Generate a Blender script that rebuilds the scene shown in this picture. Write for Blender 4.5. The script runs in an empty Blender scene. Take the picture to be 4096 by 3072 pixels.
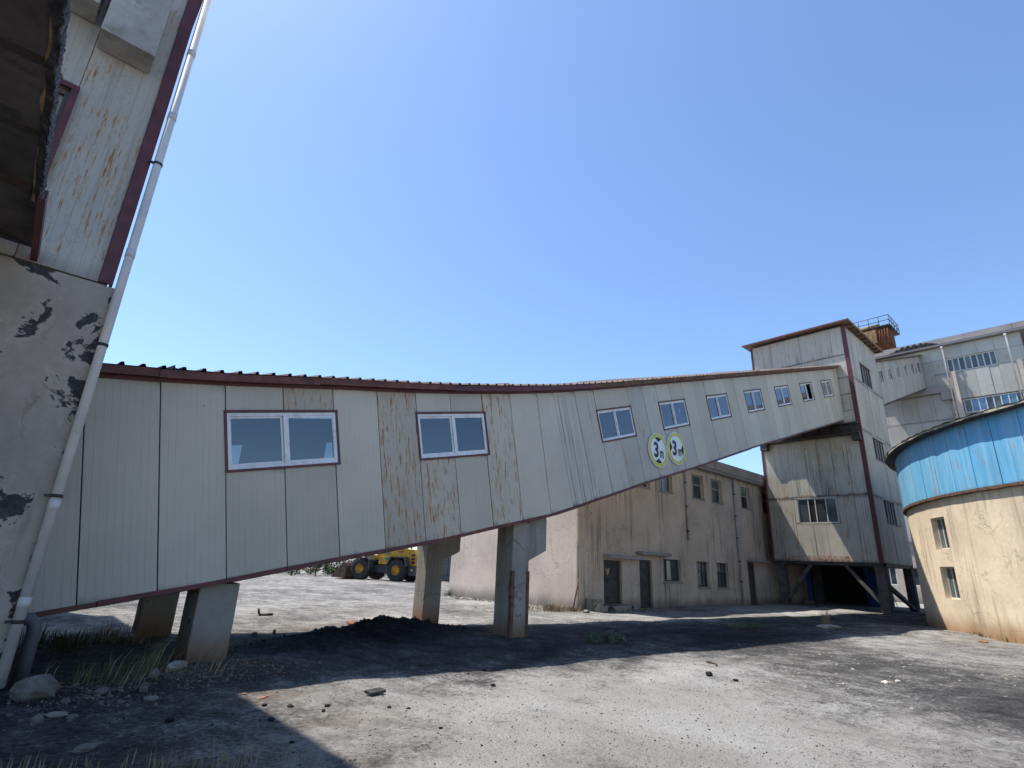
import bpy, math, random
from mathutils import Vector, Matrix, noise
R = math.radians
S = bpy.context.scene
COL = S.collection
random.seed(11)

# ------------------------------------------------------------------ camera, sky, sun, exposure
# x runs along the inclined gallery, y away from the yard, z up; the photographer stands at the origin, 1.6 m eye height
AZ, PITCH, ROLL = R(41.75), R(18.471), R(2.507)
def site(v):
    a = Vector((math.cos(AZ), math.sin(AZ), 0)); b = Vector((-math.sin(AZ), math.cos(AZ), 0))
    return Vector((v.dot(a), v.dot(b), v.z))
rt = Vector((1, 0, 0)); fw = Vector((0, math.cos(PITCH), math.sin(PITCH))); up = Vector((0, -math.sin(PITCH), math.cos(PITCH)))
r2 = rt*math.cos(ROLL)+up*math.sin(ROLL); u2 = up*math.cos(ROLL)-rt*math.sin(ROLL)
r2, u2, fw = site(r2), site(u2), site(fw)
cam = bpy.data.cameras.new('camera'); cam.sensor_width = 36; cam.sensor_fit = 'HORIZONTAL'
cam.lens = 2157.6/4096*36; cam.clip_start = 0.05; cam.clip_end = 6000
co = bpy.data.objects.new('camera', cam); COL.objects.link(co)
co.matrix_world = Matrix(((r2.x, u2.x, -fw.x, 0), (r2.y, u2.y, -fw.y, 0), (r2.z, u2.z, -fw.z, 1.6), (0, 0, 0, 1)))
S.camera = co
SUN = Vector((-0.19, 0.42, 1.0)).normalized()
W = bpy.data.worlds.new('World'); S.world = W; W.use_nodes = True
wn = W.node_tree.nodes; wl = W.node_tree.links
bg = wn.get('Background') or wn.new('ShaderNodeBackground')
sky = wn.new('ShaderNodeTexSky'); sky.sky_type = 'NISHITA'; sky.sun_disc = False
sky.sun_elevation = math.asin(SUN.z); sky.sun_rotation = math.atan2(SUN.x, SUN.y)
sky.air_density = 1.05; sky.dust_density = 0.5; sky.ozone_density = 6.5; sky.altitude = 0
wl.new(sky.outputs[0], bg.inputs['Color']); bg.inputs['Strength'].default_value = 0.118
sl = bpy.data.lights.new('sun', 'SUN'); sl.energy = 3.6; sl.angle = R(0.5); sl.color = (1, 0.94, 0.84)
so = bpy.data.objects.new('sun', sl); COL.objects.link(so); so.rotation_euler = SUN.to_track_quat('Z', 'Y').to_euler(); so.location = (0, 0, 60)
S.view_settings.view_transform = 'Standard'; S.view_settings.look = 'None'
S.view_settings.exposure = 1.0; S.view_settings.gamma = 1.0; S.view_settings.use_curve_mapping = False
S.render.engine = 'CYCLES'
S.cycles.max_bounces = 6; S.cycles.diffuse_bounces = 3; S.cycles.glossy_bounces = 3; S.cycles.transparent_max_bounces = 8
S.cycles.caustics_reflective = False; S.cycles.caustics_refractive = False; S.cycles.sample_clamp_indirect = 4.0

# ------------------------------------------------------------------ mesh and object helpers
WP = {}
class MB:
    def __init__(s): s.v = []; s.f = []; s.uv = []; s.sm = []
    def q(s, *p, uv=None, sm=False):
        n = len(s.v); s.v += [tuple(a) for a in p]; s.f.append(tuple(range(n, n+len(p)))); s.uv.append(uv); s.sm.append(sm)
    def box(s, x0, x1, y0, y1, z0, z1):
        s.ob(Vector((0, 0, 0)), Vector((1, 0, 0)), Vector((0, 0, 1)), Vector((0, 1, 0)), x0, x1, z0, z1, y0, y1)
    def ob(s, o, U, V, N, u0, u1, v0, v1, n0, n1, uvf=False):
        P = lambda u, v, n: o+U*u+V*v+N*n
        c = [P(u, v, n) for n in (n0, n1) for v in (v0, v1) for u in (u0, u1)]
        fs = [(4, 5, 7, 6), (1, 0, 2, 3), (0, 4, 6, 2), (5, 1, 3, 7), (2, 6, 7, 3), (0, 1, 5, 4)]
        if U.cross(V).dot(N) < 0: fs = [f[::-1] for f in fs]
        b = len(s.v); s.v += [tuple(a) for a in c]
        uvs = [((u-u0), (v-v0)) for n in (0, 1) for v in (v0, v1) for u in (u0, u1)]
        for f in fs:
            s.f.append(tuple(b+i for i in f)); s.uv.append([uvs[i] for i in f] if uvf else None); s.sm.append(False)
    def prism(s, pts, d, uvs=None):
        d = Vector(d); pts = [Vector(p) for p in pts]; n = len(pts); b = len(s.v)
        nrm = Vector((0, 0, 0))
        for i in range(n): nrm += pts[i].cross(pts[(i+1) % n])
        if nrm.dot(d) > 0: pts.reverse(); uvs = uvs[::-1] if uvs else None
        s.v += [tuple(p) for p in pts]+[tuple(p+d) for p in pts]
        s.f.append(tuple(range(b, b+n))); s.uv.append(uvs); s.sm.append(False)
        s.f.append(tuple(range(b+2*n-1, b+n-1, -1))); s.uv.append(uvs[::-1] if uvs else None); s.sm.append(False)
        for i in range(n):
            j = (i+1) % n; s.f.append((b+i, b+n+i, b+n+j, b+j)); s.sm.append(False)
            s.uv.append([uvs[i], uvs[i], uvs[j], uvs[j]] if uvs else None)
    def tube(s, path, r, n=10, cap=True):
        path = [Vector(p) for p in path]; rs = r if isinstance(r, (list, tuple)) else [r]*len(path); rings = []
        for i, p in enumerate(path):
            t = (path[min(i+1, len(path)-1)]-path[max(i-1, 0)]).normalized()
            a = t.cross(Vector((0, 0, 1)) if abs(t.z) < .9 else Vector((1, 0, 0))).normalized(); c = t.cross(a)
            b = len(s.v); rings.append(b)
            s.v += [tuple(p+(a*math.cos(k*2*math.pi/n)+c*math.sin(k*2*math.pi/n))*rs[i]) for k in range(n)]
        for i in range(len(rings)-1):
            for k in range(n):
                a, b = rings[i], rings[i+1]; k2 = (k+1) % n
                s.f.append((a+k, a+k2, b+k2, b+k)); s.uv.append(None); s.sm.append(True)
        if cap:
            s.f.append(tuple(rings[0]+k for k in range(n-1, -1, -1))); s.uv.append(None); s.sm.append(False)
            s.f.append(tuple(rings[-1]+k for k in range(n))); s.uv.append(None); s.sm.append(False)
    def xf(s, M): s.v = [tuple(M @ Vector(p)) for p in s.v]; return s
    def build(s, name, m, parent=None, label=None):
        xs = [p[0] for p in s.v]; ys = [p[1] for p in s.v]; zs = [p[2] for p in s.v]
        c = Vector(((min(xs)+max(xs))/2, (min(ys)+max(ys))/2, min(zs)))
        me = bpy.data.meshes.new(name); me.from_pydata([(p[0]-c.x, p[1]-c.y, p[2]-c.z) for p in s.v], [], s.f)
        if any(s.sm): me.polygons.foreach_set('use_smooth', s.sm)
        if any(u is not None for u in s.uv):
            l = me.uv_layers.new(name='UVMap'); i = 0
            for f, u in zip(s.f, s.uv):
                for k in range(len(f)): l.data[i].uv = u[k] if u else (0, 0); i += 1
        me.materials.append(m); me.update()
        o = bpy.data.objects.new(name, me); COL.objects.link(o); o.location = c; WP[o.name] = c
        if parent: o.parent = parent; o.matrix_parent_inverse = Matrix.Translation(-WP[parent.name])
        if label: o['label'] = label
        return o
def thing(name, label, cat, loc, group=None):
    o = bpy.data.objects.new(name, None); COL.objects.link(o); o.location = loc; o.empty_display_size = .3; WP[o.name] = Vector(loc)
    return tag(o, label, cat, group)
def tag(o, label=None, cat=None, group=None, kind=None):
    if label: o['label'] = label
    if cat: o['category'] = cat
    if group: o['group'] = group
    if kind: o['kind'] = kind
    return o
X, Y, Zv = Vector((1, 0, 0)), Vector((0, 1, 0)), Vector((0, 0, 1))
def holed(mb, u0, u1, v0, v1, holes, P, depth, du=None, outward=1):
    us = sorted({u0, u1} | {h[0] for h in holes} | {h[1] for h in holes}); vs = sorted({v0, v1} | {h[2] for h in holes} | {h[3] for h in holes})
    if du:
        e = []
        for a, b in zip(us, us[1:]):
            n = max(1, int(math.ceil((b-a)/du))); e += [a+(b-a)*i/n for i in range(n)]
        us = e+[u1]
    def q(a, b, c, d): mb.q(*( (a, b, c, d) if outward > 0 else (d, c, b, a)))
    for a, b in zip(us, us[1:]):
        for c, d in zip(vs, vs[1:]):
            m, n = (a+b)/2, (c+d)/2
            if any(h[0] < m < h[1] and h[2] < n < h[3] for h in holes): continue
            q(P(a, c, 0), P(b, c, 0), P(b, d, 0), P(a, d, 0))
    for h in holes:
        a, b, c, d = h[:4]
        q(P(a, c, 0), P(a, d, 0), P(a, d, depth), P(a, c, depth)); q(P(b, d, 0), P(b, c, 0), P(b, c, depth), P(b, d, depth))
        n = 1 if not du else 3
        for i in range(n):
            s, t = a+(b-a)*i/n, a+(b-a)*(i+1)/n
            q(P(t, c, 0), P(s, c, 0), P(s, c, depth), P(t, c, depth)); q(P(s, d, 0), P(t, d, 0), P(t, d, depth), P(s, d, depth))

# ------------------------------------------------------------------ materials
class NT:
    def __init__(s, name):
        s.m = bpy.data.materials.new(name); s.m.use_nodes = True; s.t = s.m.node_tree; s.t.nodes.clear()
        s.out = s.t.nodes.new('ShaderNodeOutputMaterial'); s.b = s.n('ShaderNodeBsdfPrincipled'); s.t.links.new(s.b.outputs[0], s.out.inputs[0])
        s.pos = s.n('ShaderNodeNewGeometry').outputs['Position']; tc = s.n('ShaderNodeTexCoord'); s.uv = tc.outputs['UV']; s.gen = tc.outputs['Generated']; s.obj = tc.outputs['Object']
        s.rnd = s.n('ShaderNodeObjectInfo').outputs['Random']
    def n(s, t, **k):
        nd = s.t.nodes.new(t)
        for a, v in k.items(): setattr(nd, a, v)
        return nd
    def set(s, sock, v):
        if isinstance(v, bpy.types.NodeSocket): s.t.links.new(v, sock)
        else:
            if sock.type == 'RGBA' and len(v) == 3: v = (*v, 1)
            sock.default_value = v
    def sc(s, vec, k):
        nd = s.n('ShaderNodeVectorMath', operation='MULTIPLY'); s.set(nd.inputs[0], vec); nd.inputs[1].default_value = k if isinstance(k, tuple) else (k, k, k); return nd.outputs[0]
    def addv(s, a, b):
        nd = s.n('ShaderNodeVectorMath', operation='ADD'); s.set(nd.inputs[0], a); s.set(nd.inputs[1], b); return nd.outputs[0]
    def noise(s, vec, scale=1., detail=4., rough=.55, dist=0., col=False):
        nd = s.n('ShaderNodeTexNoise'); s.set(nd.inputs['Vector'], vec); nd.inputs['Scale'].default_value = scale
        nd.inputs['Detail'].default_value = detail; nd.inputs['Roughness'].default_value = rough; nd.inputs['Distortion'].default_value = dist
        return nd.outputs['Color' if col else 'Fac']
    def vor(s, vec, scale=1., feat='F1', rnd=1.):
        nd = s.n('ShaderNodeTexVoronoi', feature=feat); s.set(nd.inputs['Vector'], vec); nd.inputs['Scale'].default_value = scale; nd.inputs['Randomness'].default_value = rnd; return nd.outputs['Distance']
    def ma(s, op, a, b=0., c=0., clamp=False):
        nd = s.n('ShaderNodeMath', operation=op); nd.use_clamp = clamp
        for i, v in enumerate((a, b, c)):
            if i < len(nd.inputs): s.set(nd.inputs[i], v)
        return nd.outputs[0]
    def mr(s, v, a, b, c=0., d=1., smooth=True):
        nd = s.n('ShaderNodeMapRange'); nd.interpolation_type = 'SMOOTHSTEP' if smooth else 'LINEAR'
        for i, x in enumerate((v, a, b, c, d)): s.set(nd.inputs[i], x)
        return nd.outputs[0]
    def mix(s, f, a, b, mode='MIX'):
        nd = s.n('ShaderNodeMix', data_type='RGBA', blend_type=mode); s.set(nd.inputs[0], f); s.set(nd.inputs[6], a); s.set(nd.inputs[7], b); return nd.outputs[2]
    def mul(s, col, f): # scale a colour by a scalar
        nd = s.n('ShaderNodeVectorMath', operation='SCALE'); s.set(nd.inputs[0], col); s.set(nd.inputs['Scale'], f); return nd.outputs[0]
    def sep(s, v): nd = s.n('ShaderNodeSeparateXYZ'); s.set(nd.inputs[0], v); return nd.outputs
    def comb(s, x, y, z=0.):
        nd = s.n('ShaderNodeCombineXYZ')
        for i, a in enumerate((x, y, z)): s.set(nd.inputs[i], a)
        return nd.outputs[0]
    def bump(s, h, st=.3, d=.02):
        nd = s.n('ShaderNodeBump'); nd.inputs['Strength'].default_value = st; nd.inputs['Distance'].default_value = d; s.set(nd.inputs['Height'], h)
        s.t.links.new(nd.outputs[0], s.b.inputs['Normal'])
    def fin(s, col, rough=.7, metal=0., spec=.4):
        s.set(s.b.inputs['Base Color'], col); s.set(s.b.inputs['Roughness'], rough); s.set(s.b.inputs['Metallic'], metal); s.set(s.b.inputs['Specular IOR Level'], spec); return s.m

def panel_mat(name, base, rust=0., streak=0., crack=0., grime=.5, rib=10.5, dent=.0, fade=None):
    t = NT(name); u = t.sep(t.uv); g = t.sep(t.gen)
    off = t.comb(t.ma('MULTIPLY', t.rnd, 37.), t.ma('MULTIPLY', t.rnd, 91.), t.ma('MULTIPLY', t.rnd, 13.))
    p = t.addv(t.uv, off)
    c = t.mul(base, t.ma('ADD', .90, t.ma('MULTIPLY', t.rnd, .18)))
    c = t.mul(c, t.mr(t.noise(t.pos, .7, 3), .3, .7, .93, 1.05))
    if fade: c = t.mix(t.mr(t.noise(t.sc(p, (7., .35, 1)), 1., 5, .6), .38, .68, 0., .65), c, fade)
    fr = t.ma('FRACT', t.ma('MULTIPLY', u[0], rib)); line = t.mr(t.ma('ABSOLUTE', t.ma('SUBTRACT', fr, .5)), .455, .485)
    lv = t.ma('MULTIPLY', line, t.mr(t.noise(t.sc(p, (30, .8, 1)), 1., 2), .35, .6, .02, .20))
    c = t.mul(c, t.ma('SUBTRACT', 1., lv))
    st = t.noise(t.sc(p, (9., .45, 1)), 1., 5, .65)
    c = t.mix(t.mr(st, .56, .8, 0., .22), c, (.22, .21, .17))
    # damp dirt held at the top and bottom edges of the sheet
    e = t.mr(t.ma('ADD', g[2], t.ma('MULTIPLY', t.noise(t.sc(p, (7, 1.5, 1)), 1., 3), .09)), .98, 1.06)
    e2 = t.mr(t.ma('ADD', g[2], t.ma('MULTIPLY', t.noise(t.sc(p, (6, 1.5, 1)), 1., 3), -.07)), .01, -.045)
    c = t.mix(t.ma('MULTIPLY', t.ma('MAXIMUM', e, e2), grime), c, (.07, .065, .055))
    # scuffs and pin marks
    d = t.vor(t.sc(p, (2.3, 1.7, 1)), 1.); sp = t.mr(d, .028, .012); c = t.mix(t.ma('MULTIPLY', sp, .8), c, (.05, .045, .04))
    d2 = t.vor(t.sc(t.addv(p, (5.3, 2.1, 0)), (9., 2.2, 1)), 1.); c = t.mix(t.mr(d2, .06, .02, 0., .45), c, (.10, .10, .10))
    h = t.ma('MULTIPLY', line, -.6)
    if crack:
        w = t.addv(t.sc(p, (9., 5.5, 1)), t.mul(t.noise(p, 6., 3, col=True), 1.6))
        ed = t.mr(t.vor(w, 1., 'DISTANCE_TO_EDGE'), .035, .012)
        mk = t.mr(t.noise(p, 1.7, 3), .42, .58)
        c = t.mix(t.ma('MULTIPLY', t.ma('MULTIPLY', ed, mk), crack), c, (.16, .15, .13))
    if streak:
        q = t.noise(t.sc(p, (17., .28, 1)), 1., 6, .7); k = t.mr(t.noise(t.sc(p, (2., .3, 1)), 1., 2), .35, .6)
        k = t.ma('MULTIPLY', k, t.mr(g[2], 1.0, .1, .55, 1.))
        c = t.mix(t.ma('MULTIPLY', t.ma('MULTIPLY', t.mr(q, .47, .66), k), streak), c, (.055, .055, .05))
    if rust:
        pm = t.mr(t.noise(t.sc(p, (2.6, 1.1, 1)), 1., 3, .6), .56-.12*rust, .70-.12*rust)
        a = t.noise(t.sc(p, (34., 3.2, 1)), 1., 7, .72); b = t.noise(t.sc(p, (15., .9, 1)), 1., 5, .7)
        x = t.ma('ADD', t.ma('MULTIPLY', a, .62), t.ma('MULTIPLY', b, .38))
        c = t.mix(t.ma('MULTIPLY', pm, t.mr(x, .485, .58, 0., .7)), c, (.44, .26, .10)); c = t.mix(t.ma('MULTIPLY', pm, t.mr(x, .53, .60, 0., .95)), c, (.23, .085, .02))
    if dent: h = t.ma('ADD', h, t.ma('MULTIPLY', t.noise(t.pos, 1.1, 2), dent*60)) 
    t.bump(t.ma('ADD', h, t.ma('MULTIPLY', t.noise(t.pos, .9, 2), 1.5)), .35, .012)
    return t.fin(c, .5, 0, .35)
PNL = panel_mat('panel_paint', (.465, .425, .35)); PNL_R = panel_mat('panel_rusted', (.43, .395, .33), 2.0, 0, .4); PNL_R2 = panel_mat('panel_rusted_light', (.44, .405, .335), 1.7, 0, .4)
PNL_S = panel_mat('panel_streaked', (.46, .425, .36), 0, 1., 0, .95); PNL_B = panel_mat('panel_bluish', (.435, .41, .365), .4, .15, 0, .5)
TWR = panel_mat('tower_panel', (.475, .435, .36), .3, .75, .2, .75, 9., .02); TWR2 = panel_mat('tower_panel_grimy', (.44, .405, .33), .6, 1., .4, .95, 9., .02)
MAINP = panel_mat('plant_sheet', (.44, .44, .395), .05, .2, 0, .45, 1.0, .05); MAINC = panel_mat('plant_plaster_panel', (.40, .39, .37), 0, .3, .4, .5, 1.0, .0)
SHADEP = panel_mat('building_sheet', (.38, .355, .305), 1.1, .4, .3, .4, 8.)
BLUEP = panel_mat('blue_sheet', (.11, .37, .60), .15, .25, 0, .45, 4., .02, (.30, .50, .62))
def flat(name, col, rough=.6, metal=0., var=.25, sc=3., bump=.15, spec=.4, grit=None):
    t = NT(name); f = t.noise(t.pos, sc, 6, .62)
    c = t.mul(col, t.mr(f, .25, .75, 1-var, 1+var))
    if grit: c = t.mix(t.mr(t.noise(t.pos, sc*1.7, 5, .7), .5, .72, 0., .8), c, grit)
    t.bump(t.noise(t.pos, sc*9, 4), bump, .006); return t.fin(c, rough, metal, spec)
RED = flat('maroon_trim', (.105, .028, .034), .5, 0, .3, 4, .1, .4, (.07, .035, .03))
REDB = flat('brown_red_trim', (.13, .05, .04), .6, 0, .35, 5, .2, .3, (.07, .045, .035))
RUSTT = flat('rusted_trim', (.13, .075, .05), .8, 0, .5, 7, .4, .2, (.05, .035, .03))
ROOFM = flat('roof_sheet', (.16, .11, .10), .6, 0, .4, 2, .2, .3, (.06, .05, .045))
PVC = flat('white_pvc_pipe', (.56, .54, .52), .6, 0, .12, 2, .03, .3)
PVCG = flat('grey_pipe', (.42, .42, .41), .5, 0, .2, 3, .1, .4, (.25, .22, .18))
FRAME = flat('window_frame_white', (.66, .67, .70), .4, 0, .1, 4, .05, .5, (.45, .45, .45))
FRAMEY = flat('window_frame_cream', (.58, .57, .50), .5, 0, .15, 4, .05, .4, (.35, .33, .28))
FRAMED = flat('window_frame_dark', (.09, .075, .07), .6, 0, .3, 5, .1, .3)
STEEL = flat('dark_steel', (.045, .042, .04), .6, .2, .4, 4, .2, .4, (.09, .05, .03))
RUST = flat('rust_steel', (.14, .062, .03), .85, 0, .6, 4, .4, .2, (.06, .03, .02))
RUSTP = flat('rust_pale', (.26, .17, .09), .85, 0, .5, 3, .4, .2, (.20, .08, .03))
TAR = flat('torn_felt', (.035, .035, .037), .9, 0, .6, 6, .6, .2, (.12, .11, .11))
WHITEP = flat('sign_white', (.66, .69, .74), .4, 0, .06, 6, .02, .5)
YEL = flat('sign_yellow', (.50, .47, .06), .5, 0, .2, 6, .05, .4, (.60, .62, .35))
BLK = flat('black_paint', (.012, .014, .014), .5, 0, .2, 6, .02, .4)
REDINK = flat('faded_red_letters', (.36, .19, .14), .7, 0, .4, 9, .05, .2, (.5, .47, .42))
RUBBER = flat('rubber', (.022, .023, .025), .8, 0, .3, 6, .4, .3, (.05, .05, .05))
LYEL = flat('loader_yellow', (.48, .26, .025), .6, 0, .3, 3, .1, .3, (.24, .16, .07))
LGREY = flat('loader_dark', (.045, .048, .055), .55, 0, .2, 4, .1, .4)
LGREEN = flat('loader_green', (.02, .22, .07), .5)
BUCK = flat('bucket_steel', (.09, .055, .04), .6, .2, .5, 3, .3, .4, (.2, .09, .03))
BLUEC = flat('blue_corrugated', (.022, .085, .30), .5, 0, .25, 2, .05, .4)
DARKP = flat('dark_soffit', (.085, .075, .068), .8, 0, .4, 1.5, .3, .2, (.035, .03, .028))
WOOL = flat('torn_lining', (.10, .10, .11), .85, 0, .8, 22, .8, .2, (.015, .015, .016))
YFOAM = flat('foam_edge', (.42, .34, .17), .9, 0, .5, 12, .8, .1, (.12, .07, .03))
def glass(name, tint, refl, base):
    t = NT(name); t.t.nodes.remove(t.b)
    tr = t.n('ShaderNodeBsdfTransparent'); tr.inputs[0].default_value = (*tint, 1)
    gl = t.n('ShaderNodeBsdfGlossy'); gl.inputs['Roughness'].default_value = .03; gl.inputs['Color'].default_value = (.85, .92, 1, 1)
    df = t.n('ShaderNodeBsdfDiffuse'); df.inputs[0].default_value = (*base, 1)
    lw = t.n('ShaderNodeFresnel'); lw.inputs[0].default_value = 1.5
    f = t.ma('ADD', t.ma('MULTIPLY', lw.outputs[0], 1.3), refl, clamp=True)
    m0 = t.n('ShaderNodeMixShader'); m0.inputs[0].default_value = .16
    t.t.links.new(tr.outputs[0], m0.inputs[1]); t.t.links.new(df.outputs[0], m0.inputs[2])
    m1 = t.n('ShaderNodeMixShader'); t.set(m1.inputs[0], f); t.t.links.new(m0.outputs[0], m1.inputs[1]); t.t.links.new(gl.outputs[0], m1.inputs[2])
    t.t.links.new(m1.outputs[0], t.out.inputs[0]); return t.m
GLASS = glass('window_glass', (.38, .44, .48), .07, (.07, .085, .10))
def dglass(name, col, rough=.08):
    t = NT(name); c = t.mul(col, t.mr(t.noise(t.pos, .9, 3), .3, .7, .6, 1.4)); t.b.inputs['IOR'].default_value = 1.6
    return t.fin(c, rough, 0, .6)
DGLASS = dglass('dusty_glass', (.045, .055, .062)); DGLASSG = dglass('dusty_glass_green', (.07, .095, .10), .15); CURT = dglass('curtained_glass', (.22, .23, .19), .2)
def plaster(name, base, dirt, peel=None, streak=.5, crack=.7, foot=None):
    t = NT(name); z = t.sep(t.pos)
    c = t.mul(base, t.mr(t.noise(t.pos, .55, 5), .3, .7, .86, 1.1)); c = t.mul(c, t.mr(t.noise(t.pos, 9, 5, .7), .3, .7, .93, 1.05))
    s = t.noise(t.sc(t.pos, (5.5, 5.5, .22)), 1., 5, .68); k = t.mr(t.noise(t.sc(t.pos, (.6, .6, .25)), 1., 3), .42, .62)
    c = t.mix(t.ma('MULTIPLY', t.ma('MULTIPLY', t.mr(s, .44, .7), k), streak), c, dirt)
    w = t.addv(t.sc(t.pos, .75), t.mul(t.noise(t.pos, 2.2, 4, col=True), .55))
    ed = t.mr(t.vor(w, 1., 'DISTANCE_TO_EDGE'), .014, .004); ed = t.ma('MULTIPLY', ed, t.mr(t.noise(t.pos, .6, 2), .42, .55))
    c = t.mix(t.ma('MULTIPLY', ed, crack), c, (.07, .06, .05))
    hh = t.ma('MULTIPLY', ed, -1.)
    if peel:
        a = t.noise(t.addv(t.pos, (3.1, 0, 1.7)), 1.25, 6, .62, .4); a = t.ma('ADD', a, t.ma('MULTIPLY', t.ma('SUBTRACT', t.noise(t.pos, 11, 5, .7), .5), .14)); pm = t.mr(a, peel[0], peel[0]+.02); c = t.mix(t.ma('MULTIPLY', t.mr(a, peel[0]-.05, peel[0]-.005), .35), c, t.mul(c, 1.35))
        c = t.mix(pm, c, t.mul(peel[1], t.mr(t.noise(t.pos, 14, 4), .3, .7, .7, 1.3))); hh = t.ma('SUBTRACT', hh, t.ma('MULTIPLY', pm, 2.))
    if foot:
        lo = t.ma('ADD', z[2], t.ma('MULTIPLY', t.noise(t.sc(t.pos, (1.2, 1.2, .6)), 1., 4), -foot[1])); c = t.mix(t.mr(lo, foot[2], -foot[1]*.6, 0., foot[3]), c, foot[0])
    t.bump(t.ma('ADD', hh, t.noise(t.pos, 7, 6, .65)), .3, .012); return t.fin(c, .88, 0, .2)
BEIGE = plaster('beige_plaster', (.62, .50, .395), (.085, .07, .06), (.71, (.24, .19, .15)), .8, .3, ((.10, .09, .08), .5, .25, .7))
BEIGEL = plaster('pale_plaster', (.58, .49, .415), (.25, .22, .19), (.74, (.2, .17, .15)), .25, .25, ((.16, .14, .12), .55, .35, .85))
PARAP = plaster('parapet_render', (.34, .31, .30), (.10, .09, .09), None, .5, .5)
CONC = plaster('weathered_concrete', (.34, .30, .255), (.045, .04, .036), (.55, (.05, .05, .052)), .95, .9)
PIERC = plaster('pier_concrete', (.31, .285, .25), (.06, .05, .045), (.70, (.05, .05, .05)), .5, .5, ((.20, .09, .035), .35, .5, .85))
TANKC = plaster('tank_render', (.70, .575, .42), (.20, .16, .11), (.70, (.27, .23, .18)), .7, .3, ((.27, .14, .06), .5, .55, .85))
ANNEX = plaster('annex_plaster', (.47, .42, .37), (.2, .17, .15), None, .3, .3, ((.1, .09, .08), .4, .5, .8))
def ground_mat():
    t = NT('yard_ground')
    at = t.n('ShaderNodeAttribute'); at.attribute_name = 'coal'; coal = at.outputs['Fac']  # coal stains plus shade painted along the gallery and lower left
    ab = t.n('ShaderNodeAttribute'); ab.attribute_name = 'soil'; soil = ab.outputs['Fac']
    g = t.noise(t.pos, 16, 6, .75); fine = t.noise(t.pos, 70, 3, .7); mid = t.noise(t.sc(t.pos, (1., .8, 1.)), 2.6, 6, .7, .3); big = t.noise(t.pos, .45, 4, .6)
    c = t.mix(t.mr(big, .3, .7), (.43, .42, .40), (.31, .29, .265))
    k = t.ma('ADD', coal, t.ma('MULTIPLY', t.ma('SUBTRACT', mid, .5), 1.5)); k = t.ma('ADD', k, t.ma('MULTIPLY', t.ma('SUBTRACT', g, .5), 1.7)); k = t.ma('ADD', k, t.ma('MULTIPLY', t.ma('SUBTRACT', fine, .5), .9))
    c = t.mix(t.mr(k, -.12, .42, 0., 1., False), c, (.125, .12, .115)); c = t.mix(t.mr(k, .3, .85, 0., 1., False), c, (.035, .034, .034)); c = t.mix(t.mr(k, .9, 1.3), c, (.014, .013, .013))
    c = t.mix(t.ma('MULTIPLY', soil, t.mr(mid, .35, .6, .2, .8)), c, (.16, .115, .075))
    c = t.mul(c, t.mr(fine, .25, .75, .45, 1.5, False))
    w = t.vor(t.pos, 24, 'F1'); c = t.mix(t.mr(w, .12, .05, 0., .75), c, (.03, .03, .03))
    t.bump(t.ma('ADD', t.ma('ADD', t.ma('MULTIPLY', g, 1.), t.ma('MULTIPLY', fine, .5)), t.ma('MULTIPLY', mid, 1.4)), 1., .05)
    return t.fin(c, .93, 0, .15)
GROUND = ground_mat()
def stone(name, col, sc=7, br=.4):
    t = NT(name); c = t.mul(col, t.ma('ADD', .7, t.ma('MULTIPLY', t.rnd, .6))); c = t.mul(c, t.mr(t.noise(t.pos, sc, 6, .7), .25, .75, 1-br, 1+br)); t.bump(t.noise(t.pos, sc*3, 6, .7), .6, .02); return t.fin(c, .9, 0, .2)
ROCK = stone('pale_rock', (.17, .155, .135)); COALM = stone('coal', (.018, .018, .019), 12); BRICKM = stone('brick_chip', (.25, .13, .085)); CHIP = stone('pale_chip', (.46, .42, .34)); GRAV = stone('gravel', (.16, .155, .15), 9, .7); SLABM = stone('pale_slab', (.24, .22, .185))
def leafm(name, col, c2):
    t = NT(name); g = t.noise(t.pos, 6, 2); c = t.mix(t.mr(g, .35, .65), col, c2); t.b.inputs['Subsurface Weight'].default_value = 0
    return t.fin(c, .65, 0, .25)
DRY = leafm('dry_grass', (.30, .235, .13), (.19, .14, .08)); GRN = leafm('weed_green', (.055, .085, .03), (.10, .12, .05)); TREEL = leafm('tree_leaves', (.035, .065, .02), (.065, .09, .03)); BARK = flat('bark', (.10, .08, .06), .9)
DLEAF = leafm('leaf_litter', (.22, .165, .11), (.12, .085, .06))

# ------------------------------------------------------------------ ground
def nz(x, y, s, o=0.): return noise.noise(Vector((x*s+o, y*s-o*.7, o*1.3)))
def ga(x, y, cx, cy, sx, sy, a=0.):
    dx, dy = x-cx, y-cy; c, s = math.cos(a), math.sin(a); u, v = dx*c+dy*s, -dx*s+dy*c; return math.exp(-(u/sx)**2-(v/sy)**2)
def gz(x, y):
    f = 1/(1+(max(0, math.hypot(x-12, y-8)-40)/20)**2)
    h = f*(.05*nz(x, y, .35, 3)+.028*nz(x, y, 1.1, 8)+.012*nz(x, y, 3.3, 5))
    rg = ga(x, y, 6, 9, 14, 9); h += rg*.008*nz(x, y, 8., 2)
    h += .30*ga(x, y, 7.4, 11.7, 1.5, .7, .05)*(1+.4*nz(x, y, 1.6, 4)+.3*nz(x, y, 4.5, 4))+.24*ga(x, y, 5.2, 11.0, 1.5, .55, .35)*(1+.5*nz(x, y, 1.8, 6)+.35*nz(x, y, 5., 6))
    h += .13*ga(x, y, 2.9, 9.05, 1.2, .45)+.10*ga(x, y, .6, 8.3, 1.2, .5)+.05*ga(x, y, 1.4, 5.0, 2.0, 1.0)
    h += .12*ga(x, y, 24.3, 4.6, 1.6, .8, -.6)+.08*ga(x, y, 20.3, 7.1, 1.6, .5)
    return h-.015
def line(a, b, n): return [a+(b-a)*i/n for i in range(n)]
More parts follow.
